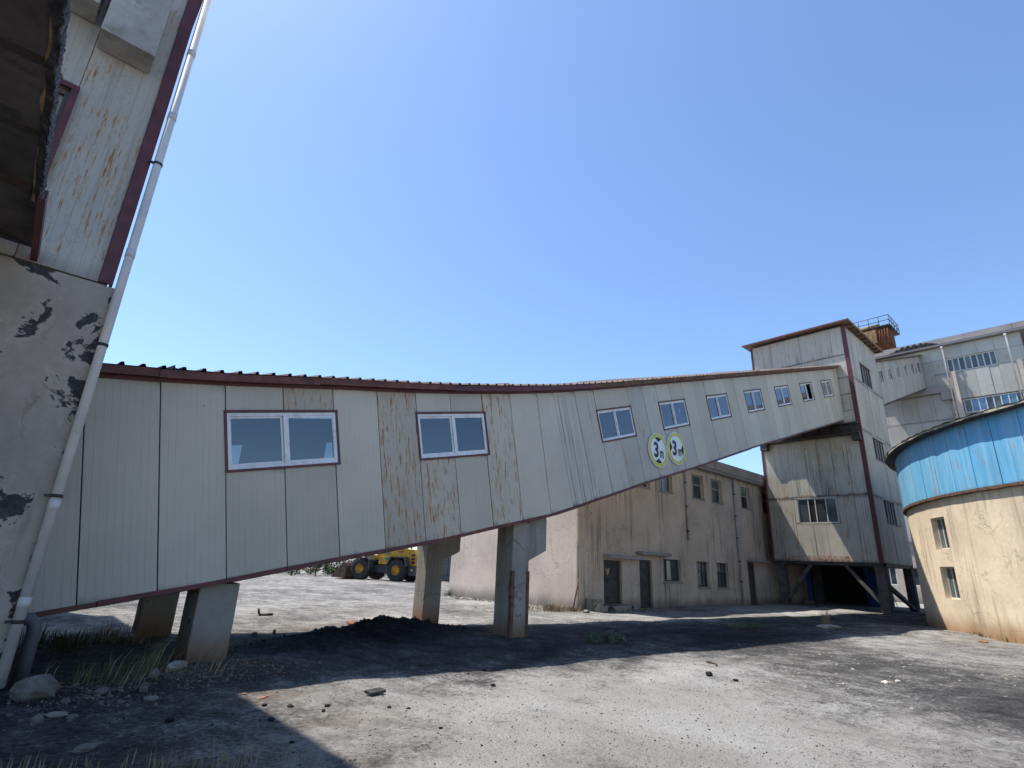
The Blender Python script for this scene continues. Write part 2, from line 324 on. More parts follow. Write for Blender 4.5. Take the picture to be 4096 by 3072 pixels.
xs = [-3000, -800, -250, -90, -40, -22]+line(-14, -3, 22)+line(-3, 16, 210)+line(16, 44, 120)+line(44, 70, 24)+[72, 90, 140, 260, 700, 3000]
ys = [-3000, -700, -200, -70, -30, -14]+line(-8, 0, 24)+line(0, 16, 190)+line(16, 48, 60)+[48, 52, 58, 70, 100, 170, 400, 1000, 3000]
gv = [(x, y, gz(x, y) if abs(x) < 200 and abs(y) < 200 else -.015) for y in ys for x in xs]
nx = len(xs)
gf = [(j*nx+i, j*nx+i+1, (j+1)*nx+i+1, (j+1)*nx+i) for j in range(len(ys)-1) for i in range(nx-1)]
gm = bpy.data.meshes.new('ground'); gm.from_pydata(gv, [], gf); gm.polygons.foreach_set('use_smooth', [True]*len(gf))
def coal(x, y):
    if abs(x) > 150 or abs(y) > 150: return .15
    c = -.10+.26*nz(x, y, .22, 21)+.24*nz(x, y, .7, 31)+.12*nz(x, y, 2.1, 37)
    band = 1/(1+math.exp(-(y-(7.6-.085*x))*1.8))*1/(1+math.exp((y-(12.6-.06*x))*1.6)); c += .72*band*(1 if x < 40 else .3)  # painted shade: darkens the ground where the gallery's shadow falls
    c += .85*ga(x, y, 6.5, 11.5, 3., 1.1, .1)
    c += .62*ga(x, y, 13.2, 3.2, 6., 3.0, 1.05)+.28*min(1, max(0, (y-12.8)/3))+.22*ga(x, y, 20, 3, 6, 2.5)+.35*ga(x, y, 9.6, -.5, 3., 1.2, .9)+.2*ga(x, y, 4.2, 3.6, .7, .5)+.25*ga(x, y, 5.6, 5.3, .8, .35)
    c += .7*ga(x, y, .6, 6.4, 1.9, 2.2)+.45*ga(x, y, .8, 8.8, 3., .8)-.30*ga(x, y, 6.4, 4.6, 3.0, 1.6)-.35*ga(x, y, 27, 10.8, 8, .7, -.02)  # first patch is painted shade for the dim lower-left ground
    for (qx, qy, r, a0, a1) in ((14., -6., 13.5, 1.2, 2.6), (14., -6., 15.2, 1.2, 2.6), (2., 18.5, 12.2, 4.75, 5.7), (2., 18.5, 13.9, 4.75, 5.7)):   # wheel tracks
        an = math.atan2(y-qy, x-qx) % 6.2832
        if a0 < an < a1:
            d = abs(math.hypot(x-qx, y-qy)-r)
            if d < .3: c += .22*(1-(d/.3)**2)*(.6+.8*nz(x, y, 1.5, 44))
    return max(-.3, min(1.3, c))
def soil(x, y): return min(1., .9*ga(x, y, 2.8, 7.3, .5, .3)+.45*ga(x, y, 1.4, 5.0, 1.9, 1.0)+.8*ga(x, y, 2.6, 8.9, 1.2, .5)+.7*ga(x, y, 3.3, 5.9, .5, .3)+.6*ga(x, y, 6.0, 13.3, 1.6, .6)+.5*ga(x, y, 24, 3.6, 2, .8))
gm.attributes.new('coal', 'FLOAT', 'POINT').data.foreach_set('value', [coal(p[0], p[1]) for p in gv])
gm.attributes.new('soil', 'FLOAT', 'POINT').data.foreach_set('value', [soil(p[0], p[1]) for p in gv])
gm.materials.append(GROUND); go = bpy.data.objects.new('ground', gm); COL.objects.link(go); tag(go, 'grey dusty yard ground stained with black coal, shade painted in along the gallery and lower left', None, None, 'structure')

# ------------------------------------------------------------------ shared window builder
def window(parent, o, U, V, N, w, h, cols, glassm, framem, fw_=.05, d=.05, rows=(), inset=0., trim=None, sashes=False, name='window', panes=None):
    """frame in the plane o+U,V (N outward); cols and rows are the fractions where bars stand"""
    mb = MB(); cx = [0.]+[c*w for c in cols]+[w]; cy = [0.]+[r*h for r in rows]+[h]; i0, i1 = -inset-d, -inset
    mb.ob(o, U, V, N, 0, w, 0, fw_, i0, i1); mb.ob(o, U, V, N, 0, w, h-fw_, h, i0, i1)
    mb.ob(o, U, V, N, 0, fw_, fw_, h-fw_, i0, i1); mb.ob(o, U, V, N, w-fw_, w, fw_, h-fw_, i0, i1)
    for c in cx[1:-1]: mb.ob(o, U, V, N, c-fw_*.5, c+fw_*.5, fw_, h-fw_, i0+.004, i1+.004)
    for r in cy[1:-1]:
        for a, b in zip(cx, cx[1:]): mb.ob(o, U, V, N, a+fw_*.5, b-fw_*.5, r-fw_*.4, r+fw_*.4, i0+.002, i1-.002)
    fo = mb.build(name, framem, parent)
    if trim:
        tb = MB(); t = .045
        tb.ob(o, U, V, N, -t, w+t, h+.002, h+t, -.03, .03); tb.ob(o, U, V, N, -t, w+t, -t, -.002, -.03, .022)
        tb.ob(o, U, V, N, -t, -.002, -.001, h+.001, -.03, .018); tb.ob(o, U, V, N, w+.002, w+t, -.001, h+.001, -.03, .018); tb.build('trim', trim, fo)
    k = 0
    for a, b in zip(cx, cx[1:]):
        for r, s in zip(cy, cy[1:]):
            gm_ = glassm[k % len(glassm)] if isinstance(glassm, (list, tuple)) else glassm; k += 1
            if gm_ is None: continue
            dn = i0+d*(.35 if (k % 2) else .6)
            if sashes:
                sb = MB(); e = fw_*.7
                a0, a1, b0, b1 = a+fw_*.55, b-fw_*.55, r+fw_*1.02, s-fw_*1.02
                for (p0, p1, q0, q1) in ((a0, a1, b0, b0+e), (a0, a1, b1-e, b1), (a0, a0+e, b0+e, b1-e), (a1-e, a1, b0+e, b1-e)): sb.ob(o, U, V, N, p0, p1, q0, q1, dn-.015, dn+.015)
                sb.build('sash', framem, fo)
            pb = MB(); tl = random.uniform(-.012, .012); tm = random.uniform(-.012, .012); P = lambda u, v: o+U*u+V*v+N*(dn+(u-(a+b)/2)*tl+(v-(r+s)/2)*tm)
            pb.q(P(a+fw_*.4, r+fw_*.4), P(b-fw_*.4, r+fw_*.4), P(b-fw_*.4, s-fw_*.4), P(a+fw_*.4, s-fw_*.4)); pb.build('pane', gm_, fo)
    return fo
def sheet(parent, m, o, U, V, N, u0, u1, v0, v1, th=.05, gap=.006, name='panel', j=.004):
    mb = MB(); n = random.uniform(-j, j); mb.ob(o, U, V, N, u0+gap, u1-gap, v0+gap, v1-gap, n-th, n, True); return mb.build(name, m, parent)
def tile(parent, ms, o, U, V, N, us, vs, holes=(), skip=(), **k):
    """clad a face with sheets between the joints us and vs, cut round the holes"""
    for a, b in zip(us, us[1:]):
        for c, d in zip(vs, vs[1:]):
            rs = [(a, b, c, d)]
            for h in holes:
                out = []
                for (p, q, r, s) in rs:
                    if h[1] <= p or h[0] >= q or h[3] <= r or h[2] >= s: out.append((p, q, r, s)); continue
                    if s > h[3]: out.append((p, q, h[3], s))
                    if r < h[2]: out.append((p, q, r, h[2]))
                    lo, hi = max(r, h[2]), min(s, h[3])
                    if p < h[0]: out.append((p, h[0], lo, hi))
                    if q > h[1]: out.append((h[1], q, lo, hi))
                rs = out
            for (p, q, r, s) in rs:
                if q-p < .03 or s-r < .03: continue
                sheet(parent, ms(p, r) if callable(ms) else ms, o, U, V, N, p, q, r, s, **k)

# ------------------------------------------------------------------ inclined conveyor gallery
YF, YR = 9.7, 13.5
TP = [(-2, 3.60), (-1, 3.76), (.53, 4.02), (1.28, 4.145), (2.18, 4.315), (3.11, 4.515), (4.02, 4.71), (4.92, 4.89), (5.84, 5.08), (6.73, 5.28), (7.62, 5.49), (8.54, 5.715), (10.08, 6.115), (11.8, 6.62), (13.55, 7.15), (15.16, 7.65), (35, 13.75)]
BP = [(-2, .24), (.54, .74), (1.5, .925), (2.5, 1.115), (3.74, 1.39), (4.64, 1.585), (5.56, 1.77), (6.48, 1.955), (7.37, 2.17), (8.28, 2.40), (9.2, 2.615), (10.15, 2.84), (11.05, 3.12), (12.7, 3.64), (14.5, 4.23), (17.2, 5.04), (22, 6.57), (35, 10.5)]
def pl(P, x):
    for (a, b), (c, d) in zip(P, P[1:]):
        if x <= c: return b+(d-b)*(x-a)/(c-a)
    return P[-1][1]
zt = lambda x: pl(TP, x)
zb = lambda x: pl(BP, x)
gal = thing('conveyor_gallery', 'long off-white sheet-clad inclined conveyor gallery with red eave, rising to the tall tower', 'conveyor gallery', (14, 11.6, 0))
seams = [(-1.46, .2), (-.55, .2), (.36, .2), (1.27, .2), (2.18, .2), (3.11, .2), (4.03, .2), (4.95, .2), (5.86, .2), (6.76, .2), (7.67, .2), (8.57, .205), (9.53, .21), (10.15, .288), (11.02, .295)]
WINS = [(2.30, 3.80, 1.90, .222), (5.97, 4.57, 1.87, .224)]
for i in range(7):
    x = 12.05+3.305*i; WINS.append((x, zt(x)-.73, 1.72, .304))
for (x, z, w, m) in WINS[2:]:
    a = math.atan(m); up_ = (zt(x)-z); x0 = x-.30*up_*.95; c = w*math.cos(a); seams += [(x0, .305), (x0+c/2, .305), (x0+c+.02, .305), (x0+c+.02+(3.305-c)/2, .305)]
seams = [s for s in seams if s[0] < 34.2]+[(34.3, .15), (34.97, 0)]
def seam_pt(s, f):      # where a seam meets the profile f
    x = s[0]
    for _ in range(30): x = s[0]+s[1]*(zt(s[0])-f(x))
    return Vector((x, YF, f(x)))
def pmat(i):
    if i in (7, 10): return PNL_R2
    if i in (9,): return PNL_R
    if i in (13, 14): return PNL_S
    if 15 <= i <= 20: return PNL_B
    return PNL
for i, (s, t) in enumerate(zip(seams, seams[1:])):
    jit = random.uniform(-.006, .006); cut = None
    for (x, z, w, m) in WINS:
        mid = (seam_pt(s, zt).x+seam_pt(t, zt).x)/2+.2
        if x < mid < x+w*math.cos(math.atan(m)): cut = (x, z, w, m)
    def piece(f1, f0, mat):
        a, b, c, d = seam_pt(s, f0), seam_pt(t, f0), seam_pt(t, f1), seam_pt(s, f1); g = .009
        pts = [a+Vector((g, 0, g)), b+Vector((-g, 0, g)), c+Vector((-g, 0, -g)), d+Vector((g, 0, -g))]
        e1 = Vector((1, 0, s[1]*.95)).normalized(); e2 = Vector((-e1.z, 0, e1.x)); a0 = a
        uv = [((p-a0).dot(e1), (p-a0).dot(e2)) for p in pts]
        mb = MB(); mb.prism([p+Vector((0, jit, 0)) for p in pts], (0, .05, 0), uv); mb.build('panel', mat, gal)
    if cut:
        x, z, w, m = cut; a = math.atan(m); wh = .95 if m < .25 else .89
        topf = lambda q, x=x, z=z, m=m: z+(q-x)*m+.034
        bx, bz = x+wh*math.sin(a), z-wh*math.cos(a); botf = lambda q, x=bx, z=bz, m=m: z+(q-x)*m-.034
        up_m = PNL_R2 if i in (5, 8) else pmat(i); lo_m = PNL_R if i == 8 else (PNL if i in (5, 9) else pmat(i))
        piece(zt, topf, PNL if i != 5 else PNL_R2); piece(botf, zb, lo_m if i != 9 else PNL)
    else: piece(zt, zb, PNL_R if i == 7 else (PNL_R2 if i == 10 else pmat(i)))
for s in seams[1:-1]:  # dark strips added behind the seams to block light leaking through
    a, b = seam_pt(s, zb), seam_pt(s, zt); inw = [w for w in WINS if w[0]+.1 < s[0]+s[1]*.8 < w[0]+w[2]*.9]
    segs = [(a, b)] if not inw else [(a, a.lerp(b, .42)), (a.lerp(b, .82), b)]
    for p, q in segs:
        mb = MB(); mb.prism([p+Vector((-.03, .054, 0)), p+Vector((.03, .054, 0)), q+Vector((.03, .054, 0)), q+Vector((-.03, .054, 0))], (0, .006, 0)); mb.build('seam_light_block', STEEL, gal)
for k, (x, z, w, m) in enumerate(WINS):
    a = math.atan(m); wh = .95 if m < .25 else .89
    U = Vector((math.cos(a), 0, math.sin(a))); V = Vector((-math.sin(a), 0, math.cos(a))); o = Vector((x, YF, z))-V*wh
    gl = [GLASS, GLASS]
    if k == 7: gl = [GLASS, None]
    if k == 8: gl = [CURT, CURT]
    window(gal, o, U, V, -Y, w, wh, (.5,), gl, FRAME, .055 if k < 2 else .04, .07, inset=-.004, trim=RED if k < 2 else RUSTT, sashes=True)
# far wall with windows, floor, steel under the floor
mb = MB(); hl = []
for (x, z, w, m) in WINS: hl.append((x-.35, x-.35+w*.93, .55, .80))
holed(mb, -1.8, 34.95, 0, 1, hl, lambda u, v, d: Vector((u, YR-d, zb(u)+(zt(u)-zb(u))*v)), .06, 1.0, -1); mb.build('far_wall', PNL, gal)
for (x, z, w, m) in WINS:
    a = math.atan(m); U = Vector((math.cos(a), 0, math.sin(a))); x0 = x-.35; pb = MB()
    f = lambda u, v: Vector((u, YR-.03, zb(u)+(zt(u)-zb(u))*v)); x1 = x0+w*.93
    pb.q(f(x0, .55), f(x0, .8), f(x1, .8), f(x1, .55)); wo = pb.build('far_pane', GLASS, gal)
    fb = MB(); 
    for u in (x0+.02, (x0+x1)/2, x1-.02): fb.tube([f(u, .55), f(u, .8)], .03, 4)
    fb.build('far_window_bars', FRAME, wo)
def strip(mb, x0, x1, f, y0, y1, z0, z1, n=1):
    for i in range(n):
        a, b = x0+(x1-x0)*i/n, x0+(x1-x0)*(i+1)/n
        c = [(a, y0, f(a)+z0), (b, y0, f(b)+z0), (b, y1, f(b)+z0), (a, y1, f(a)+z0)]; d = [(a, y0, f(a)+z1), (b, y0, f(b)+z1), (b, y1, f(b)+z1), (a, y1, f(a)+z1)]
        mb.q(*c[::-1]); mb.q(*d); mb.q(c[0], c[1], d[1], d[0]); mb.q(c[2], c[3], d[3], d[2]); mb.q(c[3], c[0], d[0], d[3]); mb.q(c[1], c[2], d[2], d[1])
mb = MB(); strip(mb, -1.8, 34.9, zb, YF+.06, YR-.06, .06, .18, 30); mb.build('floor_slab', CONC, gal)
for yy in (YF+.35, YR-.34): mb = MB(); strip(mb, -1.8, 34.9, zb, yy, yy+.12, -.10, .05, 30); mb.build('floor_beam', STEEL, gal)
x = -1.2; k = 0
while x < 34.6:
    L = min(random.uniform(2.2, 3.2), 34.75-x); mb = MB(); dz = random.uniform(-.012, .012); dy = random.uniform(-.012, .012)
    strip(mb, x+.006, x+L-.006, zb, YF-.025+dy, YF+.10, -.055+dz, .012+dz, 4); mb.build('bottom_channel', RED if k % 3 else REDB, gal)
    mb = MB(); sag = random.uniform(-.012, .012)
    strip(mb, x+.004, x+L-.004, zt, YF-.20+dy*.5, YF-.175+dy*.5, -.03+sag, .10+sag, 4)
    strip(mb, x+.004, x+L-.004, zt, YF-.175+dy*.5, YF-.02, .0+sag, .012+sag, 4)
    mb.build('eave_fascia', REDB if x < 5 else (RED if x < 11 else RUSTT), gal)
    mb = MB(); strip(mb, x+.003, x+L-.003, zt, YF-.045, YF-.012, -.07, -.004, 4); mb.build('wall_flashing', RED if x < 11 else REDB, gal); x += L; k += 1
# ribbed roof sheet
mb = MB(); st = []; x = -1.2
while x < 35.05:
    j = random.uniform(-.006, .006); st += [(x+j, 0), (x+.02+j, .045), (x+.055+j, .045), (x+.075+j, 0)]; x += .268
    if random.random() < .06: st += [(x-.12, .0), (x-.10, .07), (x-.09, .02)]
ycs = [(YF-.235, .095), (11.6, .48), (YR+.22, .095)]; b0 = len(mb.v)
for (x, h) in st:
    for (y, z) in ycs: mb.v.append((x, y+random.uniform(-.01, .01), zt(x)+z+h+.012))
for i in range(len(st)-1):
    for j in range(2): a = b0+i*3+j; mb.f.append((a, a+3, a+4, a+1)); mb.uv.append(None); mb.sm.append(False)
mb.build('roof_sheet', ROOFM, gal)
# supporting concrete piers
def pier(x0, x1, y0, y1, label, corb=0., irons=False, mat=PIERC):
    t = thing('concrete_pier', label, 'pier', ((x0+x1)/2, (y0+y1)/2, 0), 'concrete piers under the inclined gallery')
    mb = MB(); zt_ = min(zb(x0), zb(x1)); c = .015
    pts = [(x0+c, y0), (x1-c, y0), (x1, y0+c), (x1, y1-c), (x1-c, y1), (x0+c, y1), (x0, y1-c), (x0, y0+c)]
    rows = [-.4]+line(0, zt_, 8)+[zt_]
    for a, b in zip(rows, rows[1:]):
        for p, q in zip(pts, pts[1:]+pts[:1]): mb.q((*p, a), (*q, a), (*q, b), (*p, b))
    mb.q(*[(*p, zb(p[0])-.12) for p in pts])
    mb.v = [(a[0]+.006*nz(a[0]*3, a[2]*4, 2.), a[1]+.006*nz(a[1]*3+a[0], a[2]*5, 2., 4), a[2]) for a in mb.v]
    mb.build('shaft', mat, t)
    if corb:
        mb = MB(); xo = x1+corb; zl = zb(x1)-1.02; mb.prism([(x1+.003, y0+.02, zl), (xo, y0+.02, zl+.26), (xo, y0+.02, zb(xo)-.14), (xo-.05, y0+.02, zb(xo)-.05), (x1+.003, y0+.02, zb(x1)-.06)], (0, y1-y0-.04, 0)); mb.build('corbel', mat, t)
    if irons:
        for xx, sg in ((x0, 1), (x1, -1)):
            mb = MB(); mb.box(min(xx-sg*.012, xx+sg*.075), max(xx-sg*.012, xx+sg*.075), y0-.014, y0-.002, -.1, 1.46); mb.box(min(xx-sg*.012, xx-sg*.002), max(xx-sg*.012, xx-sg*.002), y0-.002, y0+.075, -.1, 1.46); mb.build('corner_iron', RUSTT, t)
    return t
pier(2.5, 3.08, 9.86, 10.6, 'squat rust-footed concrete pier nearest the white downpipe, front row')
pier(2.35, 2.95, 13.0, 13.45, 'squat shaded concrete pier behind the rust-footed front pier, back row')
pier(9.1, 9.65, 9.9, 10.5, 'tall concrete pier with corbel and rusty corner irons, front row', .6, True)
pier(8.78, 9.33, 13.0, 13.5, 'tall dark corbelled concrete pier with a sunlit side, back row', .56)

# ------------------------------------------------------------------ round clearance signs
def sign(cx, cz, label, horiz):
    y = YF-.045; t = thing('clearance_sign', label, 'sign', (cx, y, cz-.55), 'round clearance signs on the gallery')
    def disc(r0, r1, ya, yb, n=56):
        mb = MB()
        for i in range(n):
            a, b = 2*math.pi*i/n, 2*math.pi*(i+1)/n; P = lambda r, q, w: (cx+r*math.cos(q), w, cz+r*math.sin(q)*1.01)
            mb.q(P(r0, a, ya), P(r1, a, ya), P(r1, b, ya), P(r0, b, ya)); mb.q(P(r1, a, ya), P(r1, a, yb), P(r1, b, yb), P(r1, b, ya))
        return mb
    disc(0, .555, y, y+.03).build('disc', WHITEP, t); disc(.43, .535, y-.006, y-.001).build('yellow_ring', YEL, t)
    for s in (1, -1):
        mb = MB(); rr = .425; n = 8; w = .42
        pts = [(math.sin(-w+2*w*i/n)*rr, math.cos(-w+2*w*i/n)*rr) for i in range(n+1)]+[(0, .27)]
        pts = [(cx+(b if horiz else a)*s*(1 if horiz else 1), y-.007, cz+(a if horiz else b)*s) for a, b in pts]; mb.prism(pts, (0, .005, 0)); mb.build('black_wedge', BLK, t)
    text_mesh('3', .68, Vector((cx-.125, y-.007, cz-.235)), X, Zv, -Y, BLK, t, 'numeral', .022, .86); text_mesh('m', .48, Vector((cx+.185, y-.007, cz-.225)), X, Zv, -Y, BLK, t, 'letter', .011, .58)
def text_mesh(s, size, o, U, V, N, m, parent, name, bold=0., sx=1., spacing=1.):
    cu = bpy.data.curves.new('t', 'FONT'); cu.body = s; cu.size = size; cu.align_x = 'CENTER'; cu.offset = bold; cu.space_character = spacing; cu.extrude = .001; cu.resolution_u = 3
    to = bpy.data.objects.new('t', cu); COL.objects.link(to); bpy.context.view_layer.update()
    me = bpy.data.meshes.new_from_object(to.evaluated_get(bpy.context.evaluated_depsgraph_get())); bpy.data.objects.remove(to)
    mb = MB(); mb.v = [tuple(o+U*(v.co.x*sx)+V*v.co.y+N*v.co.z) for v in me.vertices]; mb.f = [tuple(p.vertices) for p in me.polygons]; mb.uv = [None]*len(mb.f); mb.sm = [False]*len(mb.f)
    if mb.v: return mb.build(name, m, parent)
sign(15.13, 5.32, 'round yellow-rimmed 3m height sign, black wedges above and below the number', False)
sign(16.24, 5.565, 'round yellow-rimmed 3m width sign, black wedges left and right of the number', True)

# ------------------------------------------------------------------ beige two-storey building
bb = thing('beige_building', 'two-storey beige plastered building with stained walls seen below the gallery', 'building', (28, 19.5, 0))
bx0, bx1, by0, by1 = 17.62, 41.2, 15.25, 23.9
ups = [(21.72, 23.0), (23.8, 25.05), (26.97, 28.25), (29.05, 30.33), (32.65, 33.88), (35.6, 36.85)]
hol = [(a, b, 5.43, 6.72) for a, b in ups]
low = [(23.86, 25.42, 1.14, 2.15), (26.98, 28.2, .9, 2.15), (29.05, 30.3, .88, 2.15)]
drs = [(19.30, 20.56, .17, 1.95), (21.9, 22.9, -.02, 2.05), (32.72, 33.72, -.05, 2.3)]
mb = MB(); holed(mb, bx0, bx1, -.05, 7.2, hol+low+drs, lambda u, v, d: Vector((u, by0+d, v)), .26); mb.build('front_wall', BEIGE, bb)
mb = MB(); holed(mb, -by1, -by0, -.05, 7.2, [], lambda u, v, d: Vector((bx0+d, -u, v)), .2)
mb.q((bx1, by0, 0), (bx1, by1, 0), (bx1, by1, 7.2), (bx1, by0, 7.2)); mb.q((bx1, by1, 0), (bx0, by1, 0), (bx0, by1, 7.2), (bx1, by1, 7.2)); mb.build('end_wall', BEIGEL, bb)
mb = MB(); mb.box(bx0+.3, bx1-.3, by0+.5, by0+.54, 0, 7.1); mb.build('dark_interior', BLK, bb)
mb = MB(); mb.box(bx0-.03, bx0+.43, by0-.035, by0-.002, -.1, 7.15); mb.build('corner_pilaster', BEIGE, bb)
mb = MB(); mb.box(bx0-.035, bx0-.002, by0+.02, by0+.40, -.1, 7.15); mb.build('end_pilaster', BEIGEL, bb)
mb = MB(); mb.box(bx0-.4, bx1+.4, by0-.42, by1+.4, 7.0, 7.14); mb.build('eave_slab', PARAP, bb)
mb = MB(); mb.box(bx0-.46, bx1+.46, by0-.48, by0-.30, 7.142, 7.66); mb.box(bx0-.46, bx0-.30, by0-.298, by1+.4, 7.142, 7.66); mb.box(bx0-.28, bx1, by0-.28, by1, 7.142, 7.4); mb.build('parapet', PARAP, bb)
for i, (a, b, c, d) in enumerate(hol):
    g = [DGLASSG, DGLASSG, DGLASS, DGLASSG] if i < 4 else [CURT, CURT, DGLASS, CURT]
    if i == 1: window(bb, Vector((a, by0+.16, c)), X, Zv, -Y, b-a, d-c, (.48,), DGLASSG, FRAMEY, .045, .05)
    else: window(bb, Vector((a, by0+.16, c)), X, Zv, -Y, b-a, d-c, (.28,), g, FRAMEY, .045, .05, rows=(.58,))
    mb = MB(); mb.box(a-.03, b+.03, by0-.05, by0+.1, c-.07, c-.004); mb.build('sill', PARAP, bb)
for (a, b, c, d) in low:
    window(bb, Vector((a, by0+.14, c)), X, Zv, -Y, b-a, d-c, (.3, .62) if b-a > 1.4 else (.62,), [DGLASS, DGLASS, DGLASS], FRAMED, .06, .06, rows=() if b-a > 1.4 else (.62,))
    mb = MB(); mb.box(a-.05, b+.05, by0-.06, by0+.1, c-.09, c-.004); mb.build('sill', PARAP, bb)
for i, (a, b, c, d) in enumerate(drs):
    mb = MB(); mb.box(a+.004, a+.1, by0+.10, by0+.2, c, d-.004); mb.box(b-.1, b-.004, by0+.10, by0+.2, c, d-.004); mb.box(a+.1, b-.1, by0+.10, by0+.2, d-.1, d-.004); mb.build('door_frame', FRAMED, bb)
    mb = MB(); mb.box(a+.102, b-.102, by0+.15, by0+.19, c+.01, d-.102); do = mb.build('door', flat('door_%d' % i, (.06, .056, .052), .6, 0, .4, 4, .2, .4, (.11, .1, .09)), bb)
    mb = MB(); mb.box(a+.16, a+.20, by0+.10, by0+.148, c+.9, c+1.05); mb.build('handle', STEEL, do)
    if i == 0:
        mb = MB(); mb.prism([(a+.3, by0+.145, 1.58), (a+.62, by0+.145, 1.62), (a+.52, by0+.145, 1.4), (a+.45, by0+.145, 1.3)], (0, .003, 0)); mb.build('torn_notice', YFOAM, do)
for (a, b, z, th) in ((19.25, 21.75, 2.03, .15), (21.66, 24.05, 2.27, .14), (32.6, 35.4, 2.34, .07)):
    mb = MB(); mb.box(a, b, by0-.38, by0-.002, z, z+th); mb.build('door_canopy', PARAP, bb)
mb = MB(); mb.box(18.05, 20.6, by0-.75, by0-.04, -.15, .17); mb.build('door_step', CONC, bb); mb = MB(); mb.box(18.02, 18.22, by0-.8, by0-.05, -.15, .42); mb.build('step_kerb', CONC, bb)
for (x, z0, hd) in ((26.2, 3.15, 0), (31.62, .05, 1)):
    mb = MB(); mb.tube([(x, by0-.1, z0), (x, by0-.1, 6.95)], .055, 10); po = mb.build('downpipe', PVCG, bb)
    mb = MB()
    for z in (3.6, 4.85, 6.1, 2.3, 1.2):
        if z > z0: mb.tube([(x, by0-.1, z-.03), (x, by0-.1, z+.03)], .066, 10); mb.box(x-.02, x+.02, by0-.06, by0, z-.02, z+.02)
    mb.build('clamp', STEEL, po)
    if hd: mb = MB(); mb.box(x-.11, x+.11, by0-.2, by0-.02, 6.78, 6.97); mb.build('hopper_head', PVCG, po)

# ------------------------------------------------------------------ transfer tower
tw = thing('transfer_tower', 'tall sheet-clad tower on concrete legs with red corner strips, where the gallery ends', 'tower', (38, 11.8, 0))
tx0, tx1, ty0, ty1, tz0, tz1 = 35.0, 41.0, 8.92, 14.68, 2.48, 16.35
mb = MB(); mb.box(tx0+.07, tx1-.07, ty0+.07, ty1-.07, tz0+.02, tz1); mb.build('core', BLK, tw)
o = Vector((tx0, 0, 0)); fu = lambda y: -y
cols = [-14.66, -13.92, -13.1, -12.15, -11.45, -10.67, -9.82, -9.1]
FH = [(-12.9, -10.76, 4.62, 6.04)]
tile(tw, lambda p, r: TWR2 if p < -13.5 or r > 6 else TWR, o, -Y, Zv, -X, cols, [tz0, 6.12, 9.62], FH, j=.012)
tile(tw, TWR, o, -Y, Zv, -X, [-14.66, -9.82, -9.1], [10.0, 11.0, 12.02, 13.05], (), j=.01)
tile(tw, TWR, o, -Y, Zv, -X, [-14.66, -13.95, -13.35, -12.5, -11.6, -10.64, -9.78, -9.1], [13.05, 14.5, tz1], (), j=.012)
o2 = Vector((0, ty0, 0)); RH = [(36.95, 39.1, 4.72, 6.04), (36.95, 39.05, 8.4, 9.72), (36.9, 39.0, 13.15, 14.5)]
tile(tw, lambda p, r: TWR2 if r < 6 else TWR, o2, X, Zv, -Y, [35.1, 35.95, 36.9, 37.85, 38.8, 39.75, 40.4, 40.97], [tz0, 6.1, 9.86, 13.05, tz1], RH, j=.012)
tile(tw, TWR, Vector((0, ty1, 0)), -X, Zv, Y, [-40.97, -39, -37, -35.04], [tz0, 9.8, tz1], (), j=.005)
mb = MB(); mb.box(tx1-.06, tx1-.001, ty0+.05, ty1-.05, tz0, tz1); mb.build('back_wall', TWR, tw)
for (a, b, c, d) in FH: window(tw, Vector((tx0+.03, -a, c)), -Y, Zv, -X, b-a, d-c, (.28, .46, .73), [DGLASS, None, DGLASS, DGLASSG], FRAMEY, .05, .05)
for (a, b, c, d) in RH: window(tw, Vector((a, ty0+.03, c)), X, Zv, -Y, b-a, d-c, (.25, .5, .75), DGLASS, FRAMED, .05, .05)
for z0, z1 in ((tz0-.02, 9.3), (9.3, 13.0), (13.0, tz1)):
    mb = MB(); mb.box(tx0-.03, tx0-.004, ty0-.03, ty0+.20, z0+.003, z1); mb.box(tx0-.004, tx0+.10, ty0-.03, ty0-.004, z0+.003, z1); mb.build('corner_strip', RED, tw)
    mb = MB(); mb.box(tx0-.03, tx0-.004, ty1-.09, ty1+.03, z0+.003, z1); mb.box(tx0-.004, tx0+.1, ty1+.004, ty1+.03, z0+.003, z1); mb.build('corner_strip', RED, tw)
mb = MB(); x = tx0-.42; k = 0
mb.box(tx0-.42, tx1+.7, ty0-.36, ty1+.42, tz1+.13, tz1+.17); mb.build('roof', ROOFM, tw)
mb = MB()
while x < tx1+.6: mb.box(x, x+.07, ty0-.40, ty1+.44, tz1+.171, tz1+.21); x += .28
mb.build('roof_ribs', ROOFM, tw)
mb = MB(); mb.box(tx0-.45, tx0-.425, ty0-.38, ty1+.44, tz1+.09, tz1+.19); mb.build('roof_fascia', REDB, tw)
mb = MB(); mb.box(tx0-.42, tx1+.7, ty0-.385, ty0-.362, tz1+.06, tz1+.19); mb.build('roof_fascia', RUSTP, tw)
for i in range(9): mb = MB(); mb.box(tx0+.3+i*.75, tx0+.36+i*.75, ty0-.36, ty0+.02, tz1+.03, tz1+.128); mb.build('rafter', RUSTT, tw)
mb = MB(); mb.box(tx0-.45, tx0-.01, 8.98, 14.60, 9.55, 9.63); mb.box(tx0-.45, tx0-.01, 8.98, 14.60, 10.12, 10.2); mb.box(tx0-.26, tx0-.2, 8.99, 14.59, 9.631, 10.119)
for y in (9.3, 10.2, 11.1, 12.0, 12.9, 13.8): mb.box(tx0-.43, tx0-.03, y, y+.03, 9.632, 10.118)
mb.build('gallery_beam', STEEL, tw)
for y in (8.95, 14.2): mb = MB(); mb.box(tx0-.40, tx0-.012, y, y+.40, 9.15, 9.548); mb.build('beam_bracket', STEEL, tw)
